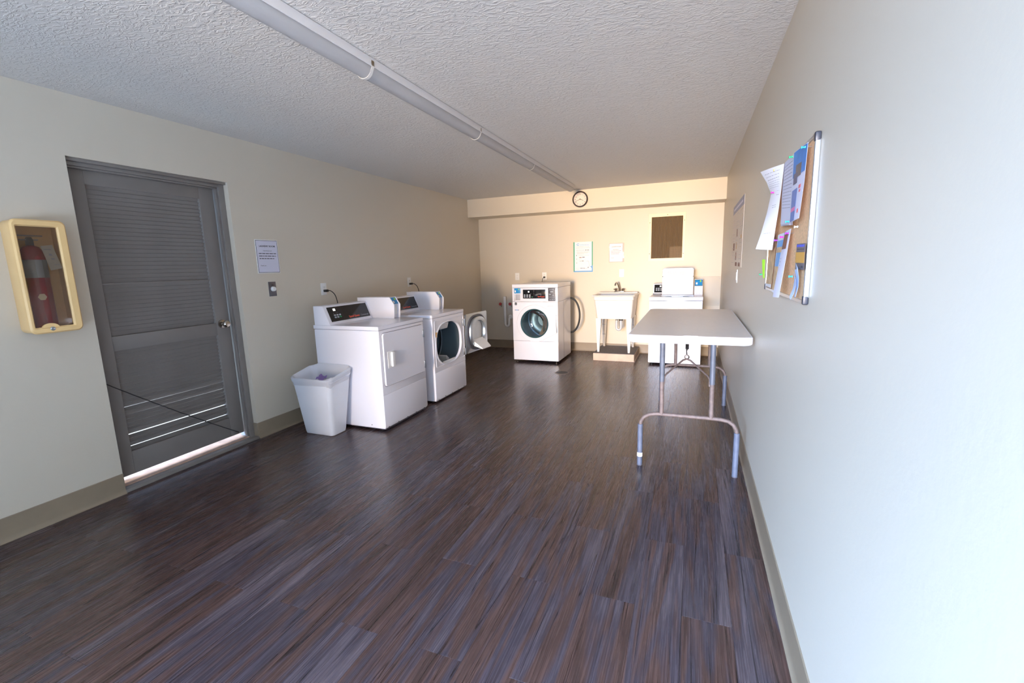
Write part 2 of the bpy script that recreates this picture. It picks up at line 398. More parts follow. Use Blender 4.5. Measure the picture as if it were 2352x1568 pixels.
# cove base
def cove(name, pts):
    """list of (x0,x1,y0,y1,side)"""
    mb = MB()
    for (x0, y0, x1, y1, nx, ny) in pts:
        prof = [(0, 0), (0.016, 0), (0.012, 0.004), (0.007, 0.014), (0.005, 0.03), (0.005, 0.131), (0.003, 0.134), (0, 0.134)]
        d = Vector((x1-x0, y1-y0, 0)); 
        lo = [(x0+nx*a, y0+ny*a, z) for a, z in prof]; hi = [(x1+nx*a, y1+ny*a, z) for a, z in prof]
        mb.loft([lo, hi])
    return struct(mb.obj(name, COVE))
cove('baseboard_left', [(0.0, YF, 0.0, dy1, 1, 0), (0.0, dy2, 0.0, 3.64, 1, 0), (0.0, 3.64, 0.0, D, 1, 0), (0.0, dy2, -0.045, dy2, 0, -1)])
cove('baseboard_back', [(0.0, D, W, D, 0, -1)])
cove('baseboard_right', [(W, YF, W, D, -1, 0)])
# outdoor ground beyond both doors
struct(B(-6, -T, -9, 9, -0.2, -0.03).obj('ground', GROUND, smooth=False), 'sunlit concrete outside the louvered door')
struct(B(-T, 9, -9, YF-T, -0.2, -0.03).obj('ground', GROUND, smooth=False), 'paving outside the doorway behind the viewer')

# ---------------------------------------------------------------- louvered door
door = bpy.data.objects.new('door_1', None); COL.objects.link(door); door.location = (-0.11, (dy1+dy2)/2, 0)
struct(door, 'grey louvered wooden door in the left wall with a round knob')
mb = MB()   # jambs, head, stops
fx0, fx1 = -0.155, -0.045
mb.box(fx0, fx1, dy1, dy1+0.012, 0, dz); mb.box(fx0, fx1, dy2-0.045, dy2, 0, dz, bev=0.003); mb.box(fx0, -0.02, dy1, dy2, dz-0.018, dz, bev=0.002)
mb.box(fx0, -0.045, dy1+0.012, dy2-0.045, dz-0.040, dz-0.018, bev=0.002)
mb.box(-0.079, -0.058, dy2-0.062, dy2-0.045, 0, dz-0.04, bev=0.002)
mb.box(-0.079, -0.058, dy1, dy1+0.02, 0, dz-0.04, bev=0.002); mb.box(-0.079, -0.058, dy1, dy2-0.05, dz-0.052, dz-0.04, bev=0.002)
mb.obj('door_frame', FRAMEM, door)
DXf, DXb = -0.083, -0.123      # door faces
Y0, Y1 = dy1+0.016, 2.518
for a, c in ((Y0, 1.714), (2.408, Y1)): B(DXb, DXf, a, c, 0.074, 2.026, bev=0.002).obj('stile', DOORM, door)
for a, c in ((0.074, 0.228), (0.905, 1.000), (1.935, 2.026)): B(DXb, DXf, 1.714, 2.408, a, c, bev=0.002).obj('rail', DOORM, door)
def slat_mesh():
    mb = MB(); y0, y1 = 1.716-2.061, 2.406-2.061; t = 0.0042
    pts = [(0.009, 0.0150), (0.006, 0.0175), (-0.0085, -0.0130), (-0.0085, -0.0160), (-0.006, -0.0175)]
    mb.prism(pts, y0, y1, 'y', bev=0.0008)
    me = bpy.data.meshes.new('slat'); mb.bm.to_mesh(me); mb.bm.free(); me.materials.append(DOORM); return me
SM = slat_mesh()
def slats(z0, z1, n, opened={}):
    p = (z1-z0)/n
    for k in range(n):
        o = bpy.data.objects.new('slat', SM); COL.objects.link(o); o.parent = door
        o.location = (-0.103+0.11, 2.061-door.location.y, z0+p*(k+0.5)+(opened[k] if k in opened else 0))
        rx = random.uniform(-0.0015, 0.0015)
        o.rotation_euler = (rx, random.uniform(-0.03, 0.03) + (0.10 if k in opened else 0), 0)
slats(0.230, 0.904, 25, {1: .0060, 4: .0070, 9: .0038, 11: .0036}); slats(1.002, 1.330, 12); slats(1.338, 1.934, 22)
B(-0.112, -0.094, 1.714, 2.408, 1.3295, 1.3385, bev=0.001).obj('muntin', DOORM, door)
mb = MB(); ky, kz = 2.452, 0.990
mb.lathe([(0.0, 0), (0.033, 0), (0.031, 0.008), (0.012, 0.012), (0.011, 0.030), (0.020, 0.034), (0.027, 0.044), (0.027, 0.062), (0.020, 0.070), (0.0, 0.072)], (DXf, ky, kz), 'x', 28, cap=False)
mb.obj('knob', CHROME, door)
struct(B(-0.075, 0.004, dy1+.001, dy2-.001, -0.03, 0.022, bev=0.006).obj('trim_4', FRAMEM), 'grey painted inner edge of the threshold under the louvered door')
mb = MB(); mb.box(-0.42, -0.055, dy1-.02, dy2+.02, -0.03, 0.032, bev=0.006)
struct(mb.obj('trim_2', SILL), 'worn wooden threshold under the grey louvered door')
# cord across the door
cpts = []
A_, B_ = Vector((-0.035, 1.612, 0.722)), Vector((-0.045, 2.44, 0.103))
for i in range(40):
    t = i/39; p = A_.lerp(B_, t); p.z -= 0.010*math.sin(PI*t); p.x += 0.0; cpts.append(p + Vector((0, random.uniform(-.001, .001), random.uniform(-.001, .001))))
root = thing('cord', 'thin dark cord stretched slantwise across the lower half of the grey louvered door', 'cord', tuple(B_))
MB().tube(cpts, 0.0035, 6).obj('strand', BLACKR, root)
MB().tube([B_+Vector((0, -0.02, 0.014)), B_+Vector((0.0, 0.0, 0.0)), B_+Vector((-0.035, 0.012, -0.004))], 0.005, 8).obj('end_clip', DARKM, root)

# ---------------------------------------------------------------- extinguisher cabinet
cab = thing('extinguisher_cabinet', 'cream plastic fire extinguisher cabinet with clear window on left wall beside grey door', 'cabinet', (0, 1.375, 1.08))
cx, y0, y1, z0, z1 = 0.130, 1.262, 1.488, 1.087, 1.688
def rrect(y0, y1, z0, z1, r, x, n=6):
    P = []
    for (cy_, cz_, a0) in ((y1-r, z0+r, -PI/2), (y1-r, z1-r, 0), (y0+r, z1-r, PI/2), (y0+r, z0+r, PI)):
        for k in range(n+1):
            a = a0+PI/2*k/n; P.append((x, cy_+r*math.cos(a), cz_+r*math.sin(a)))
    return P
mb = MB(); ins = 0.012
mb.loft([rrect(y0+.012, y1-.012, z0+.012, z1-.012, .028, 0.001), rrect(y0+.004, y1-.004, z0+.004, z1-.004, .028, 0.02), rrect(y0+.004, y1-.004, z0+.004, z1-.004, .028, cx-.028),
         rrect(y0+.012, y1-.012, z0+.012, z1-.012, .022, cx-.028), rrect(y0+.014, y1-.014, z0+.014, z1-.014, .022, 0.008)], cap0=True, cap1=True)
mb.obj('case', CREAM, cab)
wy0, wy1, wz0, wz1 = y0+.022, y1-.040, z0+.034, z1-.036
mb = MB()
mb.loft([rrect(y0, y1, z0, z1, .03, cx-.026), rrect(y0, y1, z0, z1, .03, cx-.008), rrect(y0+.007, y1-.007, z0+.007, z1-.007, .026, cx),
         rrect(wy0-.006, wy1+.006, wz0-.006, wz1+.006, .006, cx), rrect(wy0-.003, wy1+.003, wz0-.003, wz1+.003, .005, cx-.006), rrect(wy0, wy1, wz0, wz1, .004, cx-.008),
         rrect(wy0, wy1, wz0, wz1, .004, cx-.022), rrect(y0+.004, y1-.004, z0+.004, z1-.004, .03, cx-.026)], cap0=False, cap1=False)
mb.prism([(1.345+.036*math.cos(a), wz0-.004+.024*math.sin(a)) for a in [PI*k/10 for k in range(11)]], cx-.012, cx-.001, 'x')
mb.obj('bezel', CREAM, cab)
B(cx-.018, cx-.0155, wy0-.003, wy1+.003, wz0-.003, wz1+.003).obj('window_pane', GLASS, cab, smooth=False)
MB().lathe([(0, cx-.004), (.011, cx-.004), (.011, cx+.003), (.007, cx+.005), (.005, cx+.003), (0, cx+.003)], (0, 1.350, z0+.024), 'x', 20, cap=False).obj('lock', STEEL, cab)
MB().prism([(0.001, 1.115), (0.001, 1.33), (0.02, 1.115)], 1.50, 1.503, 'y').obj('bracket', BLACKR, cab)
ext = thing('fire_extinguisher', 'red fire extinguisher with silver label band inside the cream wall cabinet', 'extinguisher', (0.056, 1.345, 1.104))
ex, ey = 0.0615, 1.352
MB().lathe([(0, 1.104), (.045, 1.104), (.052, 1.112), (.052, 1.49), (.048, 1.52), (.033, 1.548), (.016, 1.556), (0, 1.556)], (ex, ey, 0), 'z', 32, cap=False).obj('cylinder', RED, ext)
MB().lathe([(.0524, 1.385), (.0528, 1.387), (.0528, 1.478), (.0524, 1.480)], (ex, ey, 0), 'z', 32, cap=False).obj('label_band', SILVER, ext)
mb = MB(); mb.lathe([(0, 1.553), (.016, 1.553), (.016, 1.585), (.011, 1.60), (0, 1.60)], (ex, ey, 0), 'z', 16, cap=False)
mb.obj('valve', DARKM, ext)
mb = MB(); mb.box(ex-.008, ex+.008, ey-.045, ey+.055, 1.604, 1.611, bev=.002); mb.box(ex-.008, ex+.008, ey-.04, ey+.035, 1.583, 1.589, bev=.002)
mb.obj('handle', SILVER, ext)
tg = MB().grid([[(.1115, 1.372, 1.552), (.1115, 1.422, 1.560)], [(.1115, 1.397, 1.422), (.1115, 1.448, 1.434)]], -.0006).obj('inspection_tag', TAGM, ext)
print_lines('tag_print', [(0.006, 0.036, -0.02, .004), (0.018, 0.03, -0.05, .010), (0.02, .034, -0.07, .006), (0.022, .044, -0.1, .003)], 'left', lambda u, v: (.1118, 1.374+u-v*0.2, 1.552+v), FAINT, tg, 3)
MB().lathe([(0, 0.0), (.017, 0), (.019, .0015), (0, .0015)], (ex+.051, ey-.012, 1.283), 'x', 6, cap=False).obj('emblem', mat('emblem_gold', srgb(200, 180, 150), .5), ext)

# ---------------------------------------------------------------- left wall signs and switch
sg = thing('wall_sign', 'white paper notice in a thin black border above the grey switch plate by the door', 'sign', (0, 2.87, 1.374))
B(0.0005, 0.004, 2.760, 2.980, 1.372, 1.650, bev=.001).obj('sleeve', WHITEP, sg)
B(0.004, 0.0046, 2.766, 2.974, 1.378, 1.644).obj('border', BLACKP, sg, smooth=False)
B(0.0046, 0.0052, 2.769, 2.971, 1.381, 1.641).obj('sheet', PAPERL, sg, smooth=False)
words('title', 'LAUNDRY ROOM', .0195, (0.0054, 2.872, 1.590), 'left', INK, sg, bold=.0005)
words('print', 'Operating hours:', .0125, (0.0054, 2.872, 1.555), 'left', INK, sg)
print_lines('small_print', [(2.785, 2.955, 1.533, .006), (2.785, 2.95, 1.512, .006), (2.787, 2.935, 1.491, .006)], 'left', lambda u, v: (0.0054, u, v), INK, sg, 5)
words('print', 'Thank you.', .0125, (0.0054, 2.79, 1.432), 'left', INK, sg, align='LEFT')
sw = thing('timer_switch', 'grey metal switch plate with round white knob below the framed notice', 'switch', (0, 2.881, 1.237))
B(0, .004, 2.844, 2.918, 1.176, 1.299, bev=.0015).obj('plate', SWGREY, sw)
MB().lathe([(0, .004), (.021, .004), (.019, .022), (.015, .025), (0, .025)], (0, 2.883, 1.238), 'x', 24, cap=False).obj('dial', WHITEP, sw)
print_lines('dial_marks', [(2.872, 2.895, 1.268, .005)], 'left', lambda u, v: (.0042, u, v), BLACKP, sw, 2)

def outlet(name, label, side, u, v, group, plug=False, blank=False):
    """side left: plate on x=0 at y=u ; back: on y=D at x=u"""
    loc = {'left': (0, u, v), 'back': (u, D, v), 'right': (W, u, v)}[side]
    r = thing(name, label, 'switch' if blank else 'outlet', loc, group)
    xd, ud = DIRS[side]; nd = xd.cross(ud); mt = Matrix((xd, ud, nd)).transposed().to_4x4(); mt.translation = Vector(loc)
    def bx(nm, a0, a1, b0, b1, c0, c1, m, bev=.001): B(a0, a1, b0, b1, c0, c1, bev=bev).xf(mt).obj(nm, m, r)
    bx('plate', -.036, .036, -.058, .058, 0, .005, WHITEP, .002)
    if blank: bx('rocker', -.017, .017, -.034, .034, .005, .009, WHITEP)
    else:
        for s in (1, -1):
            bx('socket', -.016, .016, s*.020-.014, s*.020+.014, .005, .0065, WHITEP)
            if not (plug and s == -1):
                mb = MB(); mb.box(-.008, -.006, s*.02-.004, s*.02+.006, .0065, .0069); mb.box(.006, .008, s*.02-.004, s*.02+.006, .0065, .0069); mb.box(-.002, .002, s*.02-.011, s*.02-.007, .0065, .0069)
                mb.xf(mt).obj('slot', BLACKP, r)
    return r
outlet('wall_outlet', 'white outlet with a black plug above the nearest dryer', 'left', 3.465, 1.203, None, True)
outlet('wall_outlet', 'white outlet with a black plug above the dryer whose door is open', 'left', 4.920, 1.206, None, True)
outlet('wall_outlet', 'white outlet without a plug above the red valves on the back wall', 'back', 0.668, 1.196, None)
outlet('wall_outlet', 'white outlet with a plug just behind the top of the front-loading washer', 'back', 1.134, 1.196, None, True)
outlet('light_switch', 'shiny blank switch plate on the back wall above the utility sink faucet', 'back', 2.353, 1.217, None, blank=True)
outlet('light_switch', 'white switch plate on the right wall below the faded poster', 'right', 4.53, 1.228, None, blank=True)
def power_cord(label, pts, plug):
    r = thing('power_cord', label, 'cord', pts[0])
    P = [Vector(p) for p in pts]; Q = []
    for i in range(len(P)-1):
        a, b_, c, d = P[max(i-1, 0)], P[i], P[i+1], P[min(i+2, len(P)-1)]
        for k in range(6):
            t = k/6; Q.append(0.5*((2*b_)+(-a+c)*t+(2*a-5*b_+4*c-d)*t*t+(-a+3*b_-3*c+d)*t**3))
    Q.append(P[-1]); MB().tube(Q, .004, 8).obj('cable', BLACKR, r)
    B(*plug, bev=.004).obj('plug', BLACKR, r)
for yo, lb in ((0, 'black power cord dropping from the outlet behind the nearest dryer'), (1.455, 'black power cord dropping from the outlet behind the open dryer')):
    power_cord(lb, [(0.035, 3.475+yo, 1.186), (0.055, 3.50+yo, 1.182), (0.085, 3.52+yo, 1.14), (0.10, 3.53+yo, 1.05), (0.10, 3.53+yo, 0.9)], (.007, .040, 3.452+yo, 3.490+yo, 1.174, 1.198))
power_cord('black power cord looping over the back of the front-loading washer', [(1.150, 7.00, 1.18), (1.148, 6.95, 1.178), (1.14, 6.91, 1.15), (1.135, 6.90, 1.09), (1.135, 6.90, .95)], (1.125, 1.152, 6.998, 7.028, 1.166, 1.190))

# ---------------------------------------------------------------- dryers
def card_reader(root, x0, x1, y0, y1, z0, z1, facing='x'):
    """meter box with sloped head, blue card screen; facing +x, built in world coordinates"""
    t = 0.004; zt = z1; zs = z1-.07
    prof = [(x0, z0), (x1, z0), (x1+.004, z0+.02), (x1+.012, zs), (x1-.038, zt), (x0, zt)]
    # two cheeks, back body and recessed face
    body = MB()
    body.prism(prof, y0, y0+.010, 'y', bev=.001); body.prism(prof, y1-.010, y1, 'y', bev=.001)
    body.prism([(x0+.001, z0+.001), (x1-.030, z0+.001), (x1-.022, zs), (x1-.042, zt-.002), (x0+.001, zt-.002)], y0+.009, y1-.009, 'y')
    b = body.obj('meter_box', WHITE, root)
    # blue screen on slope
    p0 = Vector((x1-.002, 0, zs+.006)); p1 = Vector((x1-.038, 0, zt-.004)); d = (p1-p0); L_ = d.length
    n = Vector((d.z, 0, -d.x)).normalized()
    def sheet(nm, ya, yb, ta, tb, off, m, par, th=.002):
        a, c = p0+d*ta+n*off, p0+d*tb+n*off
        return MB().grid([[(a.x, ya, a.z), (a.x, yb, a.z)], [(c.x, ya, c.z), (c.x, yb, c.z)]], th, n).obj(nm, m, par, smooth=False)
    sheet('card_screen', y0+.010, y1-.010, 0.0, 1.0, -.002, BLUE, b)
    sheet('card_print', y0+.022, y0+.042, .15, .45, .0002, WHITEP, b, .0004)
    sheet('arrow_print', y1-.045, y1-.022, .6, .9, .0002, LIME, b, .0004)
    B(x1-.024, x1-.016, y0+.022, y1-.022, z0+.035, zs-.022, bev=.001).obj('coin_door', WHITEP, b)
def dryer(y0, label, opened=False):
    xb, xf, zt = 0.262, 0.955, 0.910
    y1 = y0+.680
    r = thing('dryer', label, 'dryer', ((xb+xf)/2, (y0+y1)/2, 0))
    f = xf-.006
    hole_c = (y0+.325, .590)
    def hole(a):
        if a is None: return hole_c
        c, s = math.cos(a), math.sin(a); e = 2/2.5
        return (hole_c[0]+.268*abs(c)**e*math.copysign(1, c), hole_c[1]+.222*abs(s)**e*math.copysign(1, s))
    if not opened:
        B(xb, f, y0+.003, y1-.003, .022, .874, bev=.010, seg=3).obj('cabinet', WHITE, r)
    else:
        mb = MB(); t = .012
        mb.box(xb, f-t, y0+.003, y0+.003+t, .022, .874); mb.box(xb, f-t, y1-.003-t, y1-.003, .022, .874)
        mb.box(xb, xb+t, y0+.003+t, y1-.003-t, .022, .874); mb.box(xb+t, f-t, y0+.003+t, y1-.003-t, .022, .034)
        mb.plate_hole('x', f-t, f, (y0+.003, y1-.003, .022, .874), hole)
        mb.obj('cabinet', WHITE, r)
    # rolled lid with a lip over the cabinet
    B(xb-.004, xf, y0, y1, .876, zt, bev=.008, seg=3).obj('top', WHITE, r)
    B(f-.002, f+.004, y0+.006, y1-.006, .036, .316, bev=.003).obj('lower_panel', WHITE, r)
    B(f-.002, f+.004, y0+.006, y1-.006, .319, .872, bev=.003).obj('front_panel', WHITE, r) if not opened else \
        MB().plate_hole('x', f-.002, f+.004, (y0+.006, y1-.006, .319, .872), hole).obj('front_panel', WHITE, r)
    mb = MB(); mb.box(xb+.04, f-.004, y0+.02, y1-.02, .012, .024)
    for k in range(5): mb.box(f-.001, f+.0045, y0+.05+k*.14, y0+.058+k*.14, .026, .032)
    mb.obj('toe_strip', GREYP, r)
    for px in (xb+.05, f-.06):
        for py in (y0+.05, y1-.05): MB().lathe([(0, 0), (.018, 0), (.018, .008), (.008, .010), (.008, .022), (0, .022)], (px, py, 0), 'z', 12, cap=False).obj('foot', BLACKR, r)
    for px in (xb+.25, xb+.55): MB().lathe([(0, -.002), (.004, -.002), (.004, 0), (0, 0)], (px, y0+.003, .05), 'y', 8, cap=False).obj('screw', DARKM, r)
    dy0, dy1_, dz0, dz1 = y0+.040, y0+.652, .388, .846
    if not opened:
        dr = MB()
        dr.loft([rrect(dy0-.001, dy1_+.001, dz0-.001, dz1+.001, .026, f+.003), rrect(dy0, dy1_, dz0, dz1, .026, f+.012), rrect(dy0+.004, dy1_-.004, dz0+.004, dz1-.004, .023, f+.017)])
        d = dr.obj('door', WHITE, r)
        mb = MB(); mb.loft([rrect(dy0-.004, dy1_+.004, dz0-.004, dz1+.004, .028, f+.0035), rrect(dy0-.004, dy1_+.004, dz0-.004, dz1+.004, .028, f+.0045)])
        mb.obj('door_seal', GREYP, r)
        # handle: dished plate with vertical grip
        h = B(f+.016, f+.020, y0+.084, y0+.172, .540, .684, bev=.0018).obj('handle', WHITEP, d)
        MB().box(f+.018, f+.040, y0+.125, y0+.162, .548, .676, bev=.007, seg=3).obj('grip', WHITEP, h)
        for hz in (.458, .760):
            mb = MB(); mb.box(f+.014, f+.021, y0+.640, y0+.664, hz-.036, hz+.036, bev=.002); mb.tube([(f+.018, y0+.656, hz-.036), (f+.018, y0+.656, hz+.036)], .006, 10)
            mb.obj('hinge', STEEL, r)
    else:
        # raised recess rim around the opening and drum inside
        mb = MB(); n = 64
        ring = lambda k, x: [(x, hole_c[0]+(hole(2*PI*i/n)[0]-hole_c[0])*k, hole_c[1]+(hole(2*PI*i/n)[1]-hole_c[1])*k) for i in range(n)]
        mb.loft([ring(1.0, f+.003), ring(1.05, f+.004), ring(1.05, f+.009), ring(1.0, f+.010), ring(.985, f-.004), ring(.985, f-.016), ring(1.0, f-.018)], cap0=False, cap1=False)
        mb.obj('opening_rim', WHITE, r)
        mb = MB(); mb.loft([rrect(dy0-.002, dy1_+.010, dz0-.024, dz1+.002, .022, f+.003), rrect(dy0-.002, dy1_+.010, dz0-.024, dz1+.002, .022, f+.008),
                            rrect(dy0+.006, dy1_+.002, dz0-.016, dz1-.006, .018, f+.008), rrect(dy0+.006, dy1_+.002, dz0-.016, dz1-.006, .018, f+.003)], cap0=False, cap1=False)
        mb.obj('recess_rim', WHITE, r)
        cyy, czz = y0+.340, .585
        mb = MB(); mb.lathe([(.285, f-.020), (.29, f-.03), (.29, xb+.06), (.285, xb+.045)], (0, cyy, czz), 'x', 48, cap=False)
        drum = mb.obj('drum', DRUM, r)
        mb = MB(); mb.lathe([(0.0, xb+.05), (.20, xb+.05), (.285, xb+.04)], (0, cyy, czz), 'x', 48, cap=False); mb.obj('drum_back', DRUM, r)
        mb = MB(); mb.lathe([(.288, f-.26), (.276, f-.265), (.276, f-.285), (.288, f-.29)], (0, cyy, czz), 'x', 48, cap=False); mb.obj('drum_ring', STEEL, r)
        for k in range(3):
            a = 0.6+k*2*PI/3; mb = MB(); mb.prism([(-.03, 0), (.03, 0), (.008, .07), (-.008, .07)], xb+.08, f-.12, 'x', bev=.003)
            mt = Matrix.Translation((0, cyy, czz)) @ Matrix.Rotation(a, 4, 'X') @ Matrix.Translation((0, 0, -.285)); mb.xf(mt).obj('baffle', WHITEP, r)
        mb = MB(); mb.prism([(f-.05, .372), (f-.01, .372), (f-.01, .400), (f-.05, .386)], y0+.20, y0+.50, 'y', bev=.003); mb.obj('lint_cover', WHITEP, r)
        MB().prism([(f-.06, .80), (f-.012, .80), (f-.03, .74), (f-.06, .73)], y0+.20, y0+.36, 'y', bev=.004).obj('lamp_hood', WHITEP, r)
        B(f+.009, f+.0094, y0+.050, y0+.078, .680, .730).obj('caution_label', MUST, r, smooth=False)
        for hz in (.425, .760):
            mb = MB(); mb.box(f+.006, f+.014, y0+.628, y0+.668, hz-.036, hz+.036, bev=.002); mb.tube([(f+.014, y0+.672, hz-.04), (f+.014, y0+.672, hz+.04)], .006, 10)
            mb.obj('hinge', STEEL, r)
        # opened door folded back along the wall side, inner face towards the room
        L_, Hh = .500, .458
        dm = MB()
        def rr(x, i, r_): return rrect(i, L_-i, i, Hh-i, r_, x)
        dm.loft([rr(-.012, .004, .02), rr(-.008, 0, .024), rr(.004, 0, .024), rr(.006, .003, .022)])
        ang = math.radians(-4.0)
        mt = Matrix.Translation((f+.016, y0+.684, .386)) @ Matrix.Rotation(ang, 4, 'Z')
        dd = dm.xf(mt).obj('door', GALV, r)
        c0 = (L_*.5, Hh*.5)
        def ov(k, x, dzz=0): return [(x, c0[0]+.218*k*abs(math.cos(a))**.85*math.copysign(1, math.cos(a)), c0[1]+dzz+.208*k*abs(math.sin(a))**.85*math.copysign(1, math.sin(a))) for a in [2*PI*i/48 for i in range(48)]]
        MB().loft([ov(1.0, .005), ov(1.02, .016), ov(.97, .020), ov(.93, .008)], cap0=False, cap1=False).xf(mt).obj('door_gasket', GREYP, dd)
        MB().loft([ov(.92, .005), ov(.88, .034), ov(.80, .040), ov(.66, .036), ov(.62, .012), ov(.50, .010)], cap0=False, cap1=True).xf(mt).obj('inner_liner', GALV, dd)
        ch = MB().loft([[(.012, c0[0]-.13, .085), (.012, c0[0]+.13, .085), (.012, c0[0]+.13, .150), (.012, c0[0]-.13, .150)],
                   [(.13, c0[0]-.10, .040), (.13, c0[0]+.10, .040), (.13, c0[0]+.10, .052), (.13, c0[0]-.10, .052)]]).xf(mt)
        ch.obj('chute', WHITEP, dd)
    # console
    cx0 = .280; ye = y0+.566
    prof = [(cx0, zt), (.452, zt), (.448, zt+.014), (.388, zt+.160), (.380, zt+.166), (cx0, zt+.166)]
    con = MB().prism(prof, y0, ye, 'y', bev=.002).obj('console', WHITE, r)
    a, c = Vector((.4445, 0, zt+.026)), Vector((.3925, 0, zt+.150)); ud = (c-a).normalized(); n = Vector((ud.z, 0, -ud.x))
    py0, py1 = y0+.034, ye-.022
    pn = MB().grid([[(a.x, py0, a.z), (a.x, py1, a.z)], [(c.x, py0, c.z), (c.x, py1, c.z)]], .003, n).obj('control_panel', BLACKP, con, smooth=False)
    xd = Vector((0, 1, 0)); o = a+n*.0033
    def at(u, v): return (o+ud*v)+Vector((0, py0+u, 0))
    def chip(nm, u, v, w, h, m, th=.0012):
        p = [at(u, v), at(u+w, v), at(u, v+h), at(u+w, v+h)]
        MB().grid([[p[0], p[1]], [p[2], p[3]]], th, n).obj(nm, m, pn, smooth=False)
    for i in range(3):
        for j in range(2): chip('button', .050+i*.032, .030+j*.020, .022, .013, GREENB if (i == 2 and j == 0) else BUTT)
    chip('display', .062, .096, .028, .022, LEDW)
    chip('display', .052, .070, .008, .008, GREYP); chip('display', .085, .072, .006, .012, GREYP); chip('display', .1, .072, .006, .012, GREYP)
    chip('divider', .158, .010, .0015, .116, GREYP, .0004)
    words('logo', 'Speed Queen', .026, at(.225, .016), None, ORANGE, pn, 'LEFT', xd=xd, ud=ud, bold=.0008)
    words('logo', 'Commercial', .021, at(.385, .016), None, FAINT, pn, 'LEFT', xd=xd, ud=ud)
    card_reader(r, cx0, .700, y0+.572, y1-.006, zt, zt+.200)
    return r
BUTT = mat('button_grey', srgb(160, 168, 178), .4); GREENB = mat('button_green', srgb(50, 150, 100), .4)
LEDW = mat('display_led', srgb(240, 240, 235), .4, emit=((1, .98, .92, 1), .9))
dryer(3.033, 'white dryer with its door shut, beside the white wastebasket')
dryer(3.872, 'white dryer with its round door hanging open, farther from the grey door', True)

# ---------------------------------------------------------------- wastebasket
def bring(x0, x1, y0, y1, z, r, dzb=0, n=6, bow=0.0):
    P = []
    for (cx_, cy_, a0) in ((x1-r, y0+r, -PI/2), (x1-r, y1-r, 0), (x0+r, y1-r, PI/2), (x0+r, y0+r, PI)):
        for k in range(n+1):
            a = a0+PI/2*k/n; px, py = cx_+r*math.cos(a), cy_+r*math.sin(a)
            u = (px-x0)/(x1-x0)*2-1
            P.append((px, py - (bow*(1-u*u) if py < (y0+y1)/2 else 0), z + dzb*((py-y0)/(y1-y0))))
    return P
bn = thing('wastebasket', 'white plastic wastebasket standing against the nearest dryer', 'wastebasket', (.43, 2.88, 0))
T_ = (.238, .656, 2.752, 3.018); B0 = (.282, .590, 2.802, 2.978)
def lerp4(t, ins=0): 
    q = [B0[i]+(T_[i]-B0[i])*t for i in range(4)]; return (q[0]+ins, q[1]-ins, q[2]+ins, q[3]-ins)
mb = MB(); rings = [bring(*lerp4(0, .012), 0.0, .03), bring(*lerp4(0, .003), .004, .03)]
for t in (.05, .25, .5, .75, .93): rings.append(bring(*lerp4(t), .5*t, .035, .03*t, bow=.008))
rings.append(bring(*lerp4(.94, -.008), .472, .040, .04, bow=.01)); rings.append(bring(*lerp4(1.0, -.008), .500, .042, .045, bow=.01))
rings.append(bring(*lerp4(1.0, 0.0), .502, .040, .045, bow=.01))
for t in (.9, .5, .05): rings.append(bring(*lerp4(t, .004), .5*t+.004, .034, .03*t))
mb.loft(rings); mb.obj('tub', BINM, bn)
ln = thing('bin_liner', 'thin white plastic liner folded over the rim of the wastebasket', 'liner', (.43, 2.88, .5))
rnd = random.Random(4)
def wob(ring, a, az):
    m = len(ring); ph = [rnd.uniform(0, 6.28) for _ in range(4)]
    out = []
    for i, (x, y, z) in enumerate(ring):
        s_ = sum(math.sin(k*2*PI*i/m*1.0+ph[j])/(j+1.2) for j, k in enumerate((3, 5, 9, 14)))
        out.append((x+a*s_*.5, y+a*s_*.4, z+az*s_))
    return out
R_ = [wob(bring(*lerp4(.87, -.003), .437, .036, .03, bow=.010), .0010, .008), wob(bring(*lerp4(.92, -.0035), .462, .04, .04, bow=.010), .0012, .003), wob(bring(*lerp4(.95, -.0095), .477, .042, .045, bow=.011), .0012, .002), wob(bring(*lerp4(1, -.0115), .500, .05, .05, bow=.012), .002, .003),
      wob(bring(*lerp4(1, -.002), .511, .05, .055, bow=.012), .002, .005), wob(bring(*lerp4(.98, .012), .485, .05, .045), .004, .003), wob(bring(*lerp4(.85, .03), .42, .05, .02), .008, .006), wob(bring(*lerp4(.7, .05), .33, .05, 0), .012, .006), bring(*lerp4(.5, .09), .27, .04, 0)]
mb = MB(); mb.loft(R_, cap0=False, cap1=True)
# drop the part that would dip past the dryer side
for v in mb.bm.verts:
    v.co.y = min(v.co.y, 3.029)
mb.obj('film', LINER, ln)
sp_ = thing('paper_scrap', 'crumpled purple scrap lying inside the wastebasket liner', 'scrap', (.42, 2.92, .46))
mb = MB(); rows = [[(.36+.022*i, 2.90+.016*j+.004*math.sin(i*2.3), .455+.012*math.sin(i*1.7+j*2.1)+.01*j) for i in range(5)] for j in range(4)]
mb.grid(rows, .002, (0, 0, 1)).obj('wad', PURPLE, sp_)

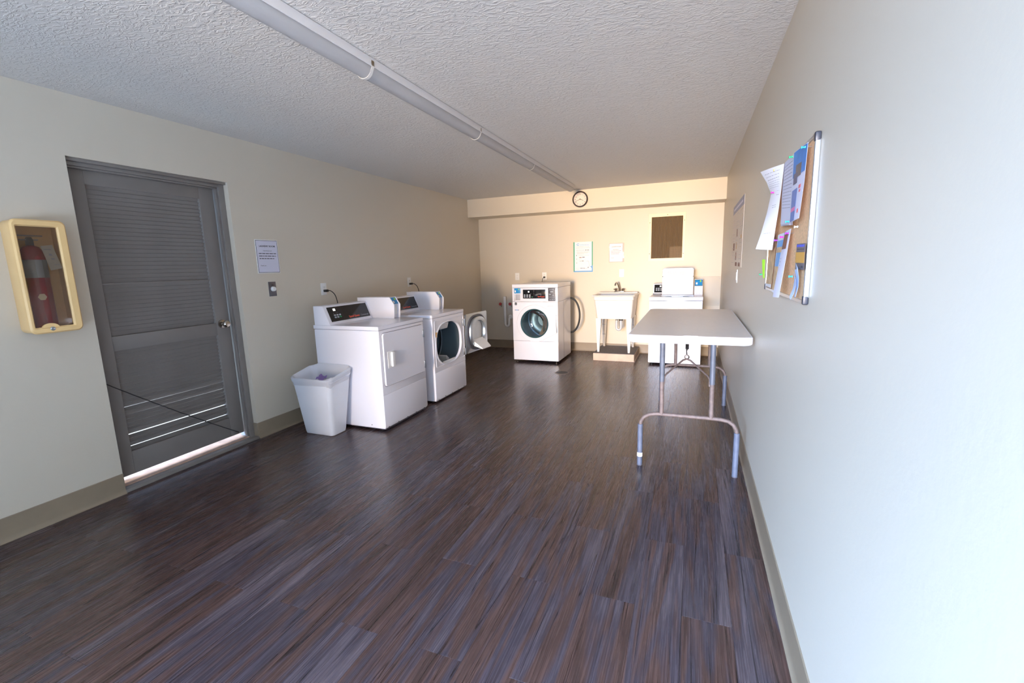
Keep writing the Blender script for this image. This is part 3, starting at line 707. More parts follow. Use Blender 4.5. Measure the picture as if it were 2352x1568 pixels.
# ---------------------------------------------------------------- front-load washer
def washer():
    x0, x1, y0, y1, zt = .984, 1.650, 5.989, 6.678, 1.114
    r = thing('washing_machine', 'tall white front-loading washing machine with a round glass door by the back wall', 'washing machine', ((x0+x1)/2, (y0+y1)/2, 0))
    t = .012; hc = (1.312, .567)
    def hole(a): return hc if a is None else (hc[0]+.205*math.cos(a), hc[1]+.207*math.sin(a))
    mb = MB()
    mb.box(x0, x0+t, y0+t, y1, .035, .868); mb.box(x1-t, x1, y0+t, y1, .035, .868); mb.box(x0+t, x1-t, y1-t, y1, .035, .868); mb.box(x0+t, x1-t, y0+t, y1-t, .035, .045)
    mb.plate_hole('y', y0, y0+t, (x0, x1, .314, .868), hole); mb.obj('cabinet', WHITE, r)
    B(x0+.001, x1-.001, y0-.002, y0+.012, .036, .311, bev=.004).obj('lower_panel', WHITE, r)
    B(x0, x1, y0, y1, .871, 1.062, bev=.003).obj('control_housing', WHITE, r)
    B(x0-.002, x1+.002, y0-.003, y1, 1.065, zt, bev=.006, seg=3).obj('top', WHITE, r)
    B(x1-.001, x1+.0015, y0+.30, y0+.303, .045, .86).obj('side_seam', GREYP, r, smooth=False)
    for px in (x0+.04, x1-.04):
        for py in (y0+.05, y1-.05): MB().lathe([(0, 0), (.02, 0), (.02, .01), (.008, .014), (.008, .036), (0, .036)], (px, py, 0), 'z', 12, cap=False).obj('foot', DARKM, r)
    # hinged door plate: disc flowing into a straight hinge side
    R = .262; xe = 1.632; ptsd = []
    def hull(R, xe, ztop, zbot, n=40):
        # tangent from hinge corners to circle
        P = []
        def tang(px, pz, sgn):
            dx, dz_ = px-hc[0], pz-hc[1]; dd = math.hypot(dx, dz_); al = math.atan2(dz_, dx); be = math.acos(min(1, R/dd)); return al+sgn*be
        a1 = tang(xe, ztop, 1); a2 = tang(xe, zbot, -1)
        a2 += 2*PI if a2 < a1 else 0
        for k in range(n+1):
            a = a1+(a2-a1)*k/n; P.append((hc[0]+R*math.cos(a), hc[1]+R*math.sin(a)))
        P.append((xe, zbot)); P.append((xe, ztop)); return P
    O1 = hull(R, xe, .700, .434); m = len(O1)
    IN = [(hc[0]+.205*math.cos(math.atan2(z-hc[1], x-hc[0])), hc[1]+.207*math.sin(math.atan2(z-hc[1], x-hc[0]))) for x, z in O1]
    # subdivide hinge side
    def dens(P, k=4):
        Q = []
        for i in range(len(P)):
            a, c = P[i], P[(i+1) % len(P)]
            L_ = math.hypot(a[0]-c[0], a[1]-c[1]); kk = max(1, int(L_/.03))
            for j in range(kk): Q.append((a[0]+(c[0]-a[0])*j/kk, a[1]+(c[1]-a[1])*j/kk))
        return Q
    O1 = dens(O1)
    ang = [math.atan2(z-hc[1], x-hc[0]) for x, z in O1]
    IN = [(hc[0]+.203*math.cos(a), hc[1]+.203*math.sin(a)) for a in ang]; IN2 = [(hc[0]+.210*math.cos(a), hc[1]+.210*math.sin(a)) for a in ang]
    sh = lambda P, k: [(hc[0]+(x-hc[0])*k, hc[1]+(z-hc[1])*k) for x, z in P]
    P3 = lambda P, y: [(x, y, z) for x, z in P]
    d = MB().loft([P3(O1, y0), P3(O1, y0-.012), P3(sh(O1, .985), y0-.018), P3(IN2, y0-.020), P3(IN, y0-.016), P3(IN, y0)], cap0=False, cap1=False).obj('door', WHITE, r)
    MB().lathe([(.203, y0-.014), (.206, y0-.022), (.200, y0-.025), (.192, y0-.020), (.190, y0-.004), (.200, y0+.06)], (hc[0], 0, hc[1]), 'y', 56, cap=False).obj('door_ring', TEAL, d)
    MB().lathe([(.191, y0-.010), (.17, y0+.004), (.13, y0+.045), (.07, y0+.065), (0, y0+.07)], (hc[0], 0, hc[1]), 'y', 48, cap=False).obj('glass', BOWL, d)
    B(1.628, 1.640, y0-.020, y0-.001, .446, .690, bev=.003).obj('hinge', STEEL, d)
    MB().lathe([(.230, y0+.03), (.262, y0+.05), (.262, y0+.46), (.2, y0+.48)], (hc[0], 0, hc[1]), 'y', 48, cap=False).obj('drum', DRUM, r)
    mb = MB(); mb.lathe([(0, y0+.455), (.10, y0+.45), (.12, y0+.462), (.19, y0+.462), (.21, y0+.45), (.265, y0+.47)], (hc[0], 0, hc[1]), 'y', 48, cap=False); mb.obj('drum_back', DRUM, r)
    MB().lathe([(.203, y0+.012), (.213, y0+.02), (.222, y0+.03), (.232, y0+.032)], (hc[0], 0, hc[1]), 'y', 48, cap=False).obj('gasket', BLACKR, r)
    # controls
    yf = y0-.001
    def plate(nm, a, c, z0, z1, m, par=r, y=yf, th=.004, bev=.001): return B(a, c, y-th, y, z0, z1, bev=bev).obj(nm, m, par)
    s_ = plate('card_screen', 1.016, 1.110, .988, 1.065-.006, BLUE); plate('card_print', 1.024, 1.042, 1.002, 1.030, WHITEP, s_, yf-.004, .0006, 0); plate('arrow_print', 1.076, 1.092, 1.036, 1.050, LIME, s_, yf-.004, .0006, 0)
    plate('card_slot', 1.030, 1.104, .892, .976, GREYB, r)
    plate('coin_strip', 1.016, 1.024, .880, .976, STEEL, r)
    p = plate('control_panel', 1.146, 1.476, .916, 1.040, BLACKP)
    q = dict(par=p, y=yf-.004, th=.0012, bev=0)
    for i in range(3):
        for j in range(3): plate('button', 1.160+i*.038, 1.184+i*.038, .930+j*.016, .941+j*.016, BUTT, **q)
    plate('button', 1.275, 1.288, .932, .942, GREENB, **q)
    plate('display', 1.222, 1.242, 1.000, 1.020, LEDW, **q); plate('display', 1.205, 1.211, .985, .993, GREYP, **q); plate('display', 1.26, 1.266, .978, .988, GREYP, **q)
    plate('divider', 1.306, 1.3075, .922, 1.012, GREYP, **q); plate('display', 1.300, 1.314, 1.018, 1.026, GREYP, **q)
    words('logo', 'Speed Queen', .0185, (1.465, yf-.0055, .938), 'back', ORANGE, p, 'RIGHT', bold=.0006)
    words('logo', 'Commercial', .0105, (1.465, yf-.0055, .925), 'back', ROSE, p, 'RIGHT')
    l = plate('instruction_label', 1.514, 1.618, .882, 1.060+.0, GREYP2, th=.002)
    print_lines('small_print', [(1.532, 1.60, 1.036, .008), (1.545, 1.595, 1.000, .016), (1.525, 1.555, .966, .012), (1.575, 1.605, .958, .008), (1.525, 1.61, .930, .006), (1.53, 1.608, .898, .007)], 'back', lambda u, v: (u, yf-.0023, v), BUTT, l, 8)
    mb = MB()
    for zz in (.948, .984, 1.022, .915): mb.box(1.516, 1.616, yf-.0024, yf-.002, zz, zz+.002)
    mb.obj('label_rule', BUTT, l, smooth=False)
    e = plate('efficiency_label', 1.018, 1.050, .824, .858, BLACKP, th=.001, bev=0); plate('label_mark', 1.024, 1.044, .832, .846, BUTT, e, yf-.001, .0006, 0)
    e = plate('blue_label', 1.016, 1.080, .750, .758, SLATEP, th=.001, bev=0); plate('label_mark', 1.028, 1.068, .7505, .7575, BLUEP, e, yf-.001, .0006, 0)
    mb = MB(); mb.box(1.505, 1.590, yf-.0016, yf, .812, .815); mb.box(1.505, 1.508, yf-.0016, yf, .795, .812); mb.obj('drawer_seam', GREYB, r, smooth=False)
    return r
GREYB = mat('grey_bezel', srgb(176, 176, 184), .4); GREYP2 = mat('grey_label', srgb(74, 74, 82), .4)
washer()
hs = thing('drain_hose', 'black rubber hose bowing out behind the front-loading washing machine', 'hose', (1.68, 6.74, .35))
hp = []
for i in range(33):
    a = -PI/2+PI*i/32; hp.append((1.640+.142*math.cos(a), 6.72, .606+.262*math.sin(a)*1.0))
MB().tube(hp, .0135, 12).obj('hose_tube', BLACKR, hs)
# standpipe
sp = thing('standpipe', 'white plastic drain standpipe with a trap left of the front-loading washer', 'pipe', (.452, 6.98, .39))
pp = [(.452, 6.985, .872), (.452, 6.985, .42)]+[(.486-.034*math.cos(a), 6.985, .415-.036*math.sin(a)) for a in [PI*k/8 for k in range(1, 9)]]+[(.520, 6.985, .50), (.526, 6.995, .522), (.528, 7.03, .530)]
MB().tube(pp, [.023, .023]+[.019]*8+[.018, .018, .018], 14).obj('pipe', WHITEP, sp)
MB().lathe([(.0, 7.034), (.036, 7.034), (.034, 7.027), (.02, 7.024), (0, 7.024)], (.528, 0, .530), 'y', 24, cap=False).obj('escutcheon', WHITEP, sp)
for xx, lb in ((.372, 'red valve handle left of the white standpipe'), (.545, 'red valve handle right of the white standpipe, touching the washer outline')):
    v_ = thing('water_valve', lb, 'valve', (xx, 6.99, .747))
    MB().tube([(xx, 7.034, .747), (xx, 6.975, .747)], .009, 10).obj('stem', CHROME, v_)
    prof = [(0, 6.966), (.020, 6.966), (.026, 6.972), (.026, 6.982), (.018, 6.986), (0, 6.986)]
    MB().lathe(prof, (xx, 0, .747), 'y', 8, cap=False).obj('handwheel', REDV, v_)
    MB().tube([(xx, 6.99, .747), (xx+.02, 6.985, .725), (xx+.02, 6.98, .70)], .008, 8).obj('spout', CHROME, v_)

# ---------------------------------------------------------------- top-load washer, lid up
def toploader():
    x0, x1, y0, y1, zt = 2.825, 3.487, 6.255, 6.930, .914
    r = thing('washing_machine', 'white top-loading washing machine with its lid raised, behind the folding table', 'washing machine', ((x0+x1)/2, (y0+y1)/2, 0))
    B(x0+.003, x1-.003, y0+.004, y1, .030, .864, bev=.008, seg=3).obj('cabinet', WHITE, r)
    # top deck with lid opening
    mb = MB(); lx0, lx1, ly0, ly1 = 2.960, 3.372, y0+.050, 6.60
    mb.box(x0, x1, y0, ly0, .868, zt, bev=.006); mb.box(x0, lx0, ly0, ly1, .868, zt, bev=.004); mb.box(lx1, x1, ly0, ly1, .868, zt, bev=.004); mb.box(x0, x1, ly1, y1, .868, zt, bev=.004)
    mb.obj('top', WHITE, r)
    MB().lathe([(.16, .86), (.17, .905), (.20, .905), (.205, .86)], ((lx0+lx1)/2, (ly0+ly1)/2, 0), 'z', 36, cap=False).obj('tub_ring', WHITEP, r)
    MB().lathe([(.165, .90), (.165, .60), (0, .60)], ((lx0+lx1)/2, (ly0+ly1)/2, 0), 'z', 36, cap=False).obj('tub', DRUM, r)
    for px in (x0+.05, x1-.05):
        for py in (y0+.05, y1-.05): MB().lathe([(0, 0), (.02, 0), (.02, .01), (.008, .014), (.008, .032), (0, .032)], (px, py, 0), 'z', 12, cap=False).obj('foot', BLACKR, r)
    # raised lid, underside facing the room
    yl = 6.610
    def rl(y, i, rr_=.03):
        P = rrect(2.964+i, 3.366-i, zt-.006+i, 1.282-i, rr_, 0); return [(p[1], y, p[2]) for p in P]
    lid = MB().loft([rl(yl+.012, .002), rl(yl+.008, 0), rl(yl-.006, 0), rl(yl-.010, .004), rl(yl-.010, .012, .022), rl(yl-.004, .015, .02)]).obj('lid', LID, r)
    for xx in (2.970, 3.360): MB().lathe([(0, yl-.016), (.006, yl-.016), (.006, yl-.008), (0, yl-.008)], (xx, 0, 1.168), 'y', 12, cap=False).obj('bumper', BLACKR, lid)
    for xx in (2.975, 3.355): MB().lathe([(0, yl-.014), (.005, yl-.014), (.005, yl-.008), (0, yl-.008)], (xx, 0, .932), 'y', 10, cap=False).obj('screw', STEEL, lid)
    rows = []
    for c, k in ((3.035, .050), (3.105, .055), (3.19, .085)):
        rows += [(c, c+k*.8, 1.226, .006), (c, c+k, 1.212, .004), (c, c+k, 1.203, .004), (c, c+k*.9, 1.194, .004)]
    print_lines('moulded_text', rows, 'back', lambda u, v: (u, yl-.0102, v), FAINT, lid, 11)
    MB().box(2.97, 3.36, yl-.012, yl+.01, zt-.002, zt+.008, bev=.003).obj('hinge_rail', GREYB, lid)
    # console and card reader
    prof = [(6.72, zt), (6.93, zt), (6.93, 1.062), (6.80, 1.066), (6.79, 1.060), (6.73, zt+.02)]
    con = MB().prism(prof, x0+.012, 3.372, 'x', bev=.002).obj('console', WHITE, r)
    a, c = Vector((0, 6.7305, zt+.030)), Vector((0, 6.787, 1.050)); ud = (c-a).normalized(); n = Vector((0, -ud.z, ud.y))
    pn = MB().grid([[(2.853, a.y, a.z), (3.34, a.y, a.z)], [(2.853, c.y, c.z), (3.34, c.y, c.z)]], .003, n).obj('control_panel', BLACKP, con, smooth=False)
    def chip(nm, u, v, w, h, m):
        o = a+n*.0033; p = [o+ud*v+Vector((u, 0, 0)), o+ud*v+Vector((u+w, 0, 0)), o+ud*(v+h)+Vector((u, 0, 0)), o+ud*(v+h)+Vector((u+w, 0, 0))]
        MB().grid([[p[0], p[1]], [p[2], p[3]]], .001, n).obj(nm, m, pn, smooth=False)
    for i in range(3):
        for j in range(3): chip('button', 2.872+i*.030, .024+j*.017, .022, .012, BUTT)
    chip('display', 2.925, .086, .022, .020, LEDW)
    MB().box(x0+.012, 2.96, 6.712, 6.722, zt+.002, zt+.016, bev=.002).obj('vent_strip', GREYP, r)
    cx0, cx1, cy_ = 3.378, 3.486, 6.700
    box_ = MB().prism([(cy_, zt), (6.90, zt), (6.90, 1.122), (6.745, 1.122), (cy_, 1.025)], cx0, cx1, 'x', bev=.003).obj('meter_box', WHITE, r)
    a = Vector((0, cy_+.003, 1.030)); c = Vector((0, 6.742, 1.116)); ud = (c-a).normalized(); n = Vector((0, -ud.z, ud.y))
    def sh(nm, u0, u1, t0, t1, off, m, par):
        p, q = a+(c-a)*t0+n*off, a+(c-a)*t1+n*off
        return MB().grid([[(u0, p.y, p.z), (u1, p.y, p.z)], [(u0, q.y, q.z), (u1, q.y, q.z)]], .0015, n).obj(nm, m, par, smooth=False)
    s0 = sh('screen_rim', cx0+.004, cx1-.004, .02, 1.0, .0002, GREYP, box_); s_ = sh('card_screen', cx0+.009, cx1-.009, .08, .94, .0016, BLUE, box_)
    sh('card_print', cx0+.018, cx0+.040, .25, .55, .0032, WHITEP, s_); sh('arrow_print', cx1-.040, cx1-.022, .62, .88, .0032, LIME, s_)
    B(cx0+.012, cx1-.012, cy_-.004, cy_+.002, zt+.03, 1.010, bev=.002).obj('coin_door', WHITEP, box_)
    for xx in (cx0+.035, cx1-.045): MB().lathe([(0, cy_-.003), (.003, cy_-.003), (.003, cy_), (0, cy_)], (xx, 0, zt+.018), 'y', 8, cap=False).obj('screw', DARKM, box_)
toploader()

# ---------------------------------------------------------------- utility sink on its plinth
mb = MB(); mb.box(2.060, 2.632, 6.362, 6.985, 0.0, .104, bev=.004)
tr_ = thing('plinth', 'low peach-coloured plinth with a grey top under the utility sink', 'plinth', (2.345, 6.67, 0))
mb.obj('block', TRAYM, tr_)
B(2.064, 2.628, 6.372, 6.983, .104, .108).obj('top', TRAYT, tr_, smooth=False)
MB().box(2.632, 2.642, 6.362, 6.985, 0, .006).obj('caulk_edge', TRAYM, tr_)
sk = thing('utility_sink', 'white freestanding utility sink with tapered legs on a low plinth', 'sink', (2.33, 6.70, .108))
def sr(x0, x1, y0, y1, z, r=.03): return bring(x0, x1, y0, y1, z, r, n=4)
mb = MB()
mb.loft([sr(2.090, 2.574, 6.462, 6.950, .588), sr(2.060, 2.596, 6.448, 6.965, .800), sr(2.055, 2.598, 6.446, 6.968, .850), sr(2.046, 2.606, 6.440, 6.972, .858), sr(2.044, 2.608, 6.438, 6.974, .905),
         sr(2.022, 2.626, 6.424, 6.985, .912), sr(2.020, 2.628, 6.422, 6.987, .924), sr(2.030, 2.618, 6.430, 6.980, .928),
         sr(2.060, 2.590, 6.455, 6.865, .926), sr(2.072, 2.578, 6.465, 6.855, .900), sr(2.10, 2.56, 6.48, 6.84, .66), sr(2.14, 2.52, 6.52, 6.80, .618)])
tub = mb.obj('basin', SINKM, sk)
MB().box(2.04, 2.61, 6.868, 6.985, .926, .942, bev=.006, seg=3).obj('faucet_ledge', SINKM, sk)
for i, (lx, ly, sx) in enumerate(((2.118, 6.480, -1), (2.546, 6.480, 1), (2.118, 6.930, -1), (2.546, 6.930, 1))):
    sy_ = -1 if ly < 6.7 else 1
    w0, w1 = .036, .015; ex_ = lx-sx*.000
    def q(cxx, cyy, w, z): return [(cxx-w, cyy-w, z), (cxx+w, cyy-w, z), (cxx+w, cyy+w, z), (cxx-w, cyy+w, z)]
    dx = -sx*.006
    lg = MB().loft([q(lx+dx*0, ly, w0, .600), q(lx+sx*.000, ly, w0*.98, .55), q(lx+sx*.002, ly+sy_*.012, w1, .120), q(lx+sx*.002, ly+sy_*.012, w1-.002, .108)]).obj('leg', SINKM, sk)
    if i > 1:
        for zz in (.30, .45): MB().box(lx-.028, lx+.024, ly-.04, ly-.03, zz, zz+.005).obj('rib', GREYB, lg, smooth=False)
for xx in (2.118, 2.546): MB().lathe([(0, 6.455), (.005, 6.455), (.005, 6.463), (0, 6.463)], (xx, 0, .610), 'y', 8, cap=False).obj('screw', STEEL, sk)
fc = subroot('faucet', sk, (2.335, 6.925, .942), 'chrome two-handle faucet with hooked spout')
B(2.262, 2.408, 6.905, 6.948, .942, .954, bev=.005, seg=3).obj('base', CHROME, fc)
sptz = [(2.340, 6.925, .950), (2.338, 6.920, .990), (2.328, 6.900, 1.04), (2.318, 6.86, 1.078), (2.308, 6.82, 1.085), (2.302, 6.785, 1.070), (2.300, 6.775, 1.045)]
MB().tube(sptz, [.014, .012, .011, .011, .011, .011, .012], 14).obj('spout', CHROME, fc)
for xx in (2.282, 2.390):
    mb = MB(); mb.lathe([(0, .954), (.012, .954), (.009, .965), (.017, .974), (.019, .986), (.012, .994), (0, .996)], (xx, 6.925, 0), 'z', 14, cap=False)
    mb.tube([(xx, 6.925, .984), (xx+(.030 if xx > 2.33 else -.028), 6.91, .984)], .006, 8); mb.obj('handle', CHROME, fc)
tp = subroot('drain_trap', sk, (2.36, 6.70, .40), 'pale plastic drain trap')
MB().tube([(2.40, 6.70, .592), (2.40, 6.70, .45)]+[(2.367+.033*math.cos(a), 6.70, .44-.036*math.sin(a)) for a in [PI*k/8 for k in range(1, 8)]]+[(2.334, 6.70, .45), (2.334, 6.70, .53), (2.334, 6.74, .548), (2.334, 7.03, .55)], .018, 12).obj('tube', mat('trap_plastic', srgb(206, 206, 208), .25), tp)
MB().lathe([(0, .54), (.026, .54), (.028, .565), (.02, .592), (0, .592)], (2.40, 6.70, 0), 'z', 14, cap=False).obj('collar', DARKM, tp)

# ---------------------------------------------------------------- folding table
def table():
    x0, x1, y0, y1, z1, th = 2.974, 3.706, 2.966, 4.700, .915, .048
    r = thing('folding_table', 'long white folding table on extended tube legs against the right wall', 'table', ((x0+x1)/2, (y0+y1)/2, 0))
    def rg(i, z, rr_=.06): return bring(x0+i, x1-i, y0+i, y1-i, z, rr_, n=8)
    MB().loft([rg(.016, z1-th), rg(.004, z1-th), rg(0, z1-th+.006), rg(0, z1-.006), rg(.003, z1-.001), rg(.010, z1-.0005)]).obj('tabletop', TEDGE, r)
    MB().loft([rg(.009, z1-.001), rg(.010, z1+.0006), rg(.05, z1+.0008, .04)]).obj('top_skin', TTOP, r)
    B(3.315, 3.400, y0+.022, y0+.030, z1+.0008, z1+.0016).obj('label_strip', WHITEP, r, smooth=False)
    for k, (ly, tilt) in enumerate(((3.045, 0), (4.610, 0))):
        xa, xb = (3.192, 3.494) if k == 0 else (3.226, 3.530); zc = .376
        L0, L1 = (3.060, 3.650) if k == 0 else (3.098, 3.672)
        for xx in (xa, xb):
            leg = MB().tube([(xx-.002, ly, z1-th), (xx, ly, .60)], .0165, 14).obj('leg', TLEG, r)
            MB().tube([(xx, ly, .60), (xx+.002, ly, zc)], .0145, 14).obj('lower_tube', TRUST, leg)
        bar = [(L0, ly, .285), (L0+.004, ly, .315), (L0+.022, ly, .345), (L0+.055, ly, .366), (L0+.105, ly, zc), (xb, ly, zc), (L1-.095, ly, zc-.002), (L1-.052, ly, .366), (L1-.022, ly, .345), (L1-.004, ly, .315), (L1, ly, .285)]
        MB().tube(bar, .0125, 12).obj('crossbar', TRUST, r)
        for xx in (L0, L1):
            f = MB().tube([(xx, ly, .295), (xx, ly, .004)], .0175, 16).obj('foot_sleeve', SLEEVE, r)
            MB().lathe([(0, 0), (.0185, 0), (.0185, .006), (0, .006)], (xx, ly, 0), 'z', 14, cap=False).obj('foot_cap', GREYP, f)
            if k == 0 and xx == L0: MB().lathe([(.0178, .064), (.0184, .065), (.0184, .090), (.0178, .092)], (xx, ly, 0), 'z', 16, cap=False).obj('tape_band', WHITEP, f)
        s = 1 if k == 0 else -1
        ap = (3.337, ly+s*.33, .690 if k == 0 else .690)
        arm = MB()
        for xx, o in ((xa+.014, 1), (xb-.014, -1)):
            arm.tube([(xx, ly, .585), (xx, ly+s*.004, .632), (xx+o*.012, ly+s*.03, .645), (ap[0]-o*.025, ap[1]-s*.02, ap[2]-.006), (ap[0], ap[1], ap[2])], .006, 8)
        arm.obj('brace_arm', TRUST, r)
        mb = MB(); ringp = [(ap[0]+.014*math.sin(a), ap[1], ap[2]+.014-.014*math.cos(a)) for a in [2*PI*i/16 for i in range(17)]]
        mb.tube(ringp, .004, 8); mb.tube([(ap[0], ap[1], ap[2]+.028), (ap[0]-.003, ap[1]+s*.01, ap[2]+.055), (ap[0], ap[1]+s*.02, ap[2]+.075)], [.004, .003, .008], 8)
        mb.tube([(ap[0], ap[1]+s*.02, ap[2]+.070), (ap[0]-.002, ap[1]+s*.10, z1-th)], .0115, 10)
        mb.obj('brace_link', DARKM, r)
table()

# ---------------------------------------------------------------- back wall things
ck = thing('wall_clock', 'round wall clock with a dark rim and cream face on the soffit', 'clock', (1.814, SD, 2.284))
c0 = (1.814, 0, 2.286); R = .112
MB().lathe([(0, SD), (R-.006, SD), (R, SD-.006), (R, SD-.024), (R-.006, SD-.034), (R-.016, SD-.034), (R-.020, SD-.022)], c0, 'y', 56, cap=False).obj('rim', CLOCKR, ck)
MB().lathe([(0, SD-.012), (R-.016, SD-.012)], c0, 'y', 48, cap=False).obj('face', CLOCKF, ck)
for h in range(1, 13):
    a = math.radians(90-30*h); words('numeral', str(h), .030, (c0[0]+.073*math.cos(a), SD-.0135, c0[2]+.073*math.sin(a)-.011), 'back', INK, ck)
def hand(nm, ang, L_, w):
    a = math.radians(90-ang); d = Vector((math.cos(a), 0, math.sin(a))); n = Vector((-d.z, 0, d.x)); p = Vector((c0[0], SD-.016, c0[2]))
    q = [p-d*.012-n*w, p+d*L_-n*w*.6, p-d*.012+n*w, p+d*L_+n*w*.6]
    MB().grid([[q[0], q[1]], [q[2], q[3]]], -.0012, (0, 1, 0)).obj(nm, BLACKP, ck, smooth=False)
hand('hour_hand', 112, .052, .0028); hand('minute_hand', 250, .074, .0022)
MB().lathe([(0, SD-.020), (.004, SD-.020), (.004, SD-.014), (0, SD-.014)], c0, 'y', 12, cap=False).obj('centre_cap', BLACKP, ck)

ps = thing('poster', 'tall instruction poster with green sides and blue foot, left of the small notice', 'poster', (1.765, D, 1.247))
B(1.614, 1.917, D-.003, D-.0005, 1.247, 1.706).obj('sheet', PAPER, ps, smooth=False)
yb = D-.0033
def flat(nm, x0, x1, z0, z1, m, par, y=yb, th=.0004): return B(x0, x1, y-th, y, z0, z1).obj(nm, m, par, smooth=False)
flat('green_edge', 1.614, 1.633, 1.258, 1.706, GREENP, ps, D-.0031); flat('green_edge', 1.900, 1.917, 1.330, 1.706, GREENP, ps, D-.0031); flat('blue_foot', 1.614, 1.917, 1.247, 1.266, BLUEP, ps, D-.0031)
MB().prism([(1.917, 1.262), (1.917, 1.35), (1.890, 1.334), (1.865, 1.334), (1.885, 1.325), (1.900, 1.30), (1.900, 1.262)], yb-.0006, yb, 'y').obj('blue_wave', BLUEP, ps)
mb = MB(); mb.tube([(1.688+.018*math.cos(a), yb-.0004, 1.666+.013*math.sin(a)) for a in [0.5+5.2*k/16 for k in range(17)]], .004, 6); mb.obj('logo', BLUEP, ps)
print_lines('heading', [(1.717, 1.855, 1.655, .006)], 'back', lambda u, v: (u, yb, v), BLUEP, ps, 3)
print_lines('small_print', [(1.66, 1.86, 1.632, .003), (1.655, 1.875, 1.612, .003), (1.655, 1.785, 1.578, .004), (1.665, 1.86, 1.556, .003), (1.66, 1.87, 1.545, .003), (1.675, 1.84, 1.534, .003), (1.66, 1.78, 1.522, .003), (1.69, 1.86, 1.500, .003), (1.70, 1.72, 1.44, .003), (1.65, 1.71, 1.305, .003), (1.655, 1.70, 1.285, .003)], 'back', lambda u, v: (u, yb, v), FAINT, ps, 4)
print_lines('bold_print', [(1.797, 1.81, 1.574, .012), (1.822, 1.835, 1.574, .012), (1.845, 1.858, 1.574, .012), (1.655, 1.668, 1.496, .010), (1.66, 1.67, 1.444, .009), (1.66, 1.67, 1.384, .009), (1.712, 1.732, 1.412, .006), (1.742, 1.775, 1.412, .008)], 'back', lambda u, v: (u, yb, v), GREYP, ps, 5)
flat('red_bar', 1.704, 1.742, 1.465, 1.475, BRWN, ps); flat('dark_bar', 1.752, 1.790, 1.468, 1.477, INK, ps)
MB().tube([(1.82, yb, 1.412), (1.855, yb, 1.412), (1.862, yb, 1.34), (1.845, yb, 1.30), (1.81, yb, 1.30), (1.77, yb, 1.298)], .0013, 5).obj('machine_sketch', SLATEP, ps)
print_lines('scribble', [(1.72, 1.79, 1.303, .008), (1.835, 1.85, 1.31, .012)], 'back', lambda u, v: (u, yb, v), SLATEP, ps, 6)

nt_ = thing('wall_sign', 'small white paper notice in a clear sleeve on the back wall above the utility sink', 'sign', (2.27, D, 1.385))
B(2.164, 2.388, D-.004, D-.0005, 1.382, 1.664, bev=.001).obj('sleeve', CLEARP, nt_)
B(2.168, 2.368, D-.0048, D-.0042, 1.388, 1.660).obj('sheet', PAPER, nt_, smooth=False)
mb = MB(); 
for a in ((2.168, 2.170, 1.388, 1.660), (2.366, 2.368, 1.388, 1.660), (2.168, 2.368, 1.388, 1.390), (2.168, 2.368, 1.658, 1.660)): mb.box(a[0], a[1], D-.0052, D-.0048, a[2], a[3])
mb.obj('border', ROSE, nt_, smooth=False)
words('title', 'LAUNDRY ROOM', .0175, (2.270, D-.0052, 1.606), 'back', ROSE, nt_, bold=.0004)
print_lines('small_print', [(2.222, 2.308, 1.568, .005), (2.196, 2.342, 1.548, .005), (2.196, 2.330, 1.527, .005), (2.196, 2.315, 1.505, .005), (2.196, 2.235, 1.445, .004)], 'back', lambda u, v: (u, D-.0052, v), ROSE, nt_, 7)

vg = thing('vent_grille', 'large rectangular wall vent with brown vertical slats in a cream frame', 'vent', (2.985, D, 1.38))
vx0, vx1, vz0, vz1 = 2.737, 3.233, 1.380, 2.050; ix0, ix1, iz0, iz1 = 2.774, 3.200, 1.420, 2.006
mb = MB()
for a in ((vx0, ix0, vz0, vz1), (ix1, vx1, vz0, vz1), (ix0, ix1, vz0, iz0), (ix0, ix1, iz1, vz1)): mb.box(a[0], a[1], D-.014, D, a[2], a[3])
mb.obj('frame', VENTF, vg)
B(ix0, ix1, D-.002, D-.0005, iz0, iz1).obj('backing', VENTB, vg, smooth=False)
mb = MB(); ns = 25
for k in range(ns):
    x = ix0+(ix1-ix0)*(k+.5)/ns; mb.prism([(x-.0055, D-.004), (x+.001, D-.013), (x+.0045, D-.012), (x-.002, D-.003)], iz0, iz1, 'z')
o = mb.obj('slat', VENTS, vg, smooth=False); o['kind'] = 'stuff'
mb = MB()
for k in range(12): mb.box(3.03, ix1, D-.010, D-.006, iz0+.008+k*.013, iz0+.013+k*.013)
mb.obj('cross_bars', VENTS, vg, smooth=False)
for xx, zz in ((2.752, 1.93), (2.750, 1.49), (3.218, 1.94), (3.214, 1.48), (2.99, 2.03)):
    MB().lathe([(0, D-.017), (.005, D-.017), (.006, D-.014), (0, D-.014)], (xx, 0, zz), 'y', 8, cap=False).obj('screw', DARKM, vg)
ap_ = thing('access_panel', 'flat painted access panel screwed to the back wall right of the top-loading washer', 'panel', (3.53, D, .735))
B(3.350, 3.716, D-.012, D, .735, 1.150, bev=.002).obj('board', WALL, ap_)
for xx, zz in ((3.375, 1.13), (3.70, 1.12), (3.70, .765), (3.375, .76)): MB().lathe([(0, D-.014), (.004, D-.014), (.004, D-.012), (0, D-.012)], (xx, 0, zz), 'y', 8, cap=False).obj('screw', GREYB, ap_)

